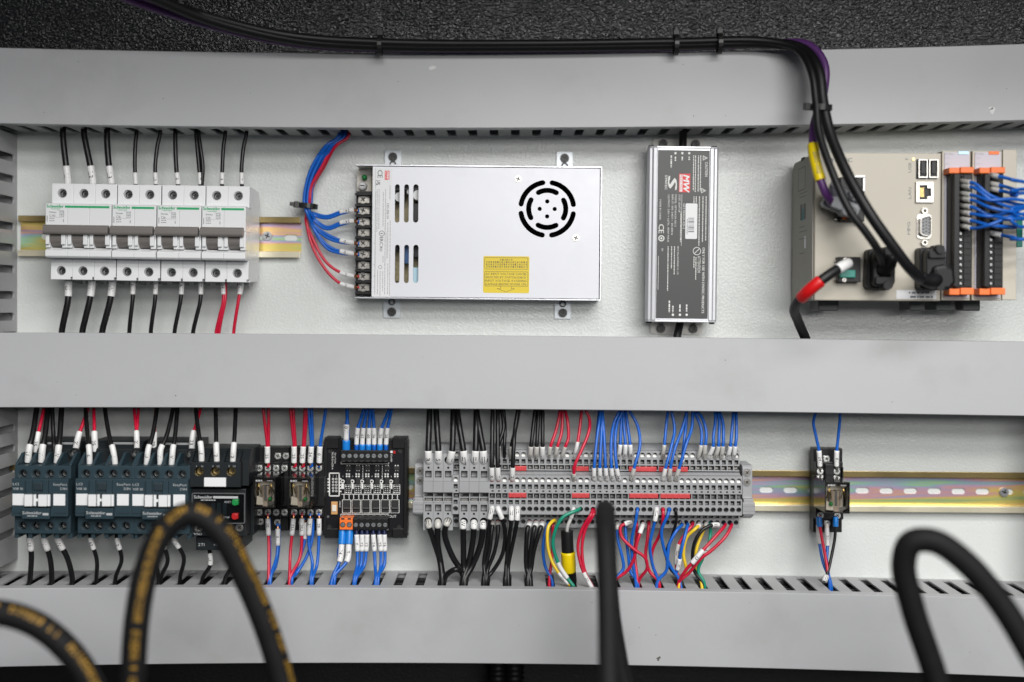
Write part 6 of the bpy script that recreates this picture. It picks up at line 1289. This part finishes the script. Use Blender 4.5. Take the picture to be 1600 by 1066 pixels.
# power lead with red band
pl, pp, po = cable('black power lead with a wide red band at the lower left of controller', 'cable_black', 4.0, [(1326, 411, 104), (1310, 420, 112), (1285, 437, 116), (1262, 456, 112), (1242, 480, 90), (1247, 502, 62), (1259, 530, 40), (1264, 545, 34)])
part('red_band', MB().tube([p-po for p in subpath(pp, 32, 54)], 5.0, 14), 'tape_red', pl); part('white_core', MB().tube([p-po for p in subpath(pp, 0, 15)], 4.2, 12), 'sleeve_white', pl)
# adapter leads
a1, _, _ = cable('black lead leaving the top of the aluminium adapter', 'cable_black', 3.4, [(1067, 234, 16), (1067, 222, 17), (1067.5, 205, 22), (1068, 190, 26)]); a1['group'] = 'leads of the adapter'
a2, _, _ = cable('black lead leaving the bottom of the aluminium adapter', 'cable_black', 3.4, [(1064, 497, 16), (1062, 508, 17), (1058.5, 524, 24), (1056, 545, 28)]); a2['group'] = 'leads of the adapter'

# cables added inside the lowest duct, set high to darken its slots
for i, (dd, vo, r) in enumerate(((10, 10.5, 7.2), (23, 10, 6.8), (36, 10.5, 7.2), (48, 9.5, 6.0))):
    T = DT['lower'][0]; pts = [Vector((u, T(u)-vo+1.0*math.sin(u*0.013+i*2), dd+1.0*math.sin(u*0.021+i))) for u in range(-480, 490, 40)]
    o = link('cable', MB().tube([p-pts[0] for p in catmull(pts, 3)], r, 10).mesh('cable', 'cable_black'), None, pts[0]); tag(o, f'black cable added inside the lowest duct to darken its slots, {ordw(i+1)} from the back wall', 'cable', 'cables added to darken the lowest duct')

# ================================================================ conduits under the lowest duct and the rubber hoses in front
def conduit(label, px):
    p = P(px, 1050, -10); org = Vector((p[0], p[1]+30, 0)); path = [Vector((0, -i*1.5, -14)) for i in range(120)]
    mb = MB(); n = 14; vs = []; fs = []
    for i, q in enumerate(path):
        r = 8.5+(0.9 if i % 3 == 0 else -0.6)
        for k in range(n): a = 2*math.pi*k/n; vs.append((q[0]+r*math.cos(a), q[1], q[2]+r*math.sin(a)))
    for i in range(len(path)-1):
        for k in range(n): j = (k+1) % n; fs.append((i*n+k, i*n+j, (i+1)*n+j, (i+1)*n+k))
    mb.add(vs, fs, 0, True); o = link('corrugated_conduit', mb.mesh('corrugated_conduit', 'cable_black'), None, org); tag(o, label, 'conduit', 'corrugated conduits under the lowest duct')
conduit('left of two black corrugated conduits under the lowest duct', 777); conduit('right of two black corrugated conduits under the lowest duct', 803)
def hose(label, pts, r, print_ang, print_range, seed, printed=True):
    V = [P(*p) for p in pts]; path = catmull(V, 14); org = V[0]
    o = link('rubber_hose', MB().tube([p-org for p in path], r, 28).mesh('rubber_hose', 'hose_rubber'), None, org); tag(o, label, 'hose', 'black rubber hoses in front of the cabinet')
    if not printed: return o
    # broken yellow lettering band: letter-high flakes that follow the hose
    rg = random.Random(seed); mb = MB(); acc = 0; fine = catmull(path, 4); fr = []
    T = [(fine[min(i+1, len(fine)-1)]-fine[max(i-1, 0)]).normalized() for i in range(len(fine))]
    tot = sum((b-a).length for a, b in zip(fine, fine[1:])); s = 0; S = [0]
    for a, b in zip(fine, fine[1:]): s += (b-a).length; S.append(s)
    def at(sv):
        import bisect
        i = min(max(1, bisect.bisect(S, sv)), len(fine)-1); t = (sv-S[i-1])/max(1e-6, S[i]-S[i-1]); p = fine[i-1].lerp(fine[i], t); tt = T[i-1].lerp(T[i], t).normalized()
        base = Vector((0, 0, 1)); nrm = (base-tt*base.dot(tt)).normalized(); bn = tt.cross(nrm); return p, nrm, bn
    sv = tot*print_range[0]; end = tot*print_range[1]; gap = 0
    while sv < end:
        L = rg.uniform(1.5, 2.6)
        if rg.random() < 0.12: sv += rg.uniform(3, 6); continue
        for q in range(3):
            a0 = print_ang(at(sv)[0])+rg.uniform(-0.06, 0.06); hh = 0.25; rows = [(-hh, -hh*0.45), (-hh*0.2, hh*0.25), (hh*0.5, hh)]; lo, hi = rows[q]
            if rg.random() < 0.12: continue
            s0, s1 = sv+rg.uniform(0, 0.5), sv+L-rg.uniform(0, 0.5); vs = []
            for ss in (s0, s1):
                p, nn, bb = at(ss)
                for al in (lo, hi): t = a0+al; vs.append(p+(nn*math.cos(t)+bb*math.sin(t))*(r+0.12)-org)
            mb.add([tuple(v) for v in vs], [(0, 1, 3, 2)])
        if rg.random() < 0.7:
            p, nn, bb = at(sv+0.4); p2, n2, b2 = at(sv+1.1); a0 = print_ang(at(sv)[0]); vs = []
            for (p_, n_, b_) in ((p, nn, bb), (p2, n2, b2)):
                for al in (-0.3, 0.3): t = a0+al; vs.append(p_+(n_*math.cos(t)+b_*math.sin(t))*(r+0.14)-org)
            mb.add([tuple(v) for v in vs], [(0, 1, 3, 2)])
        sv += L+0.5
    part('yellow_print', mb, 'hose_print', o); return o
def loop_ang(p):
    x = CX+p[0]/mmpp(p[2]); a = ((150, 0.30), (225, 0.30), (262, -0.15), (302, -0.75), (345, -1.0), (440, -1.15), (600, -1.15))
    for (x0, v0), (x1, v1) in zip(a, a[1:]):
        if x < x1: return v0+(v1-v0)*max(0, (x-x0))/(x1-x0)
    return -1.15
hose('rubber hose arching in the lower left corner with yellow print', [(-260, 1850, 252), (-190, 1120, 252), (-130, 1015, 250), (-75, 970, 250), (-10, 957, 248), (55, 975, 246), (110, 1020, 244), (150, 1085, 242), (175, 1170, 240), (196, 1850, 240)], 8.7, lambda p: -0.75, (0.05, 0.9), 1)
hose('tall loop of rubber hose with yellow print before the contactors', [(196, 1850, 240), (203, 1200, 240), (207, 1080, 240), (215, 960, 238), (232, 880, 234), (262, 822, 230), (302, 803, 228), (345, 832, 226), (378, 892, 224), (412, 970, 222), (440, 1060, 220), (468, 1200, 218), (500, 1850, 216)], 8.5, loop_ang, (0.1, 0.78), 2)
hose('straight rubber hose standing in front of the terminal strip', [(955, 1850, 300), (953, 1200, 290), (951, 1060, 262), (949.5, 940, 236), (946.5, 850, 214), (945, 815, 198), (945.5, 797, 180), (947, 815, 160), (949, 880, 150), (955, 960, 148), (968, 1040, 150), (983, 1120, 152), (1030, 1700, 152)], 7.0, lambda t: 0, (0, 0), 3, False)
hose('plain rubber hose loop at the lower right corner', [(1540, 1850, 236), (1490, 1180, 236), (1462, 1060, 238), (1426, 950, 242), (1412, 880, 246), (1424, 848, 250), (1460, 846, 254), (1510, 880, 258), (1565, 945, 262), (1610, 1020, 266), (1660, 1120, 268), (1800, 1850, 270)], 8.3, lambda t: 0, (0, 0), 4, False)
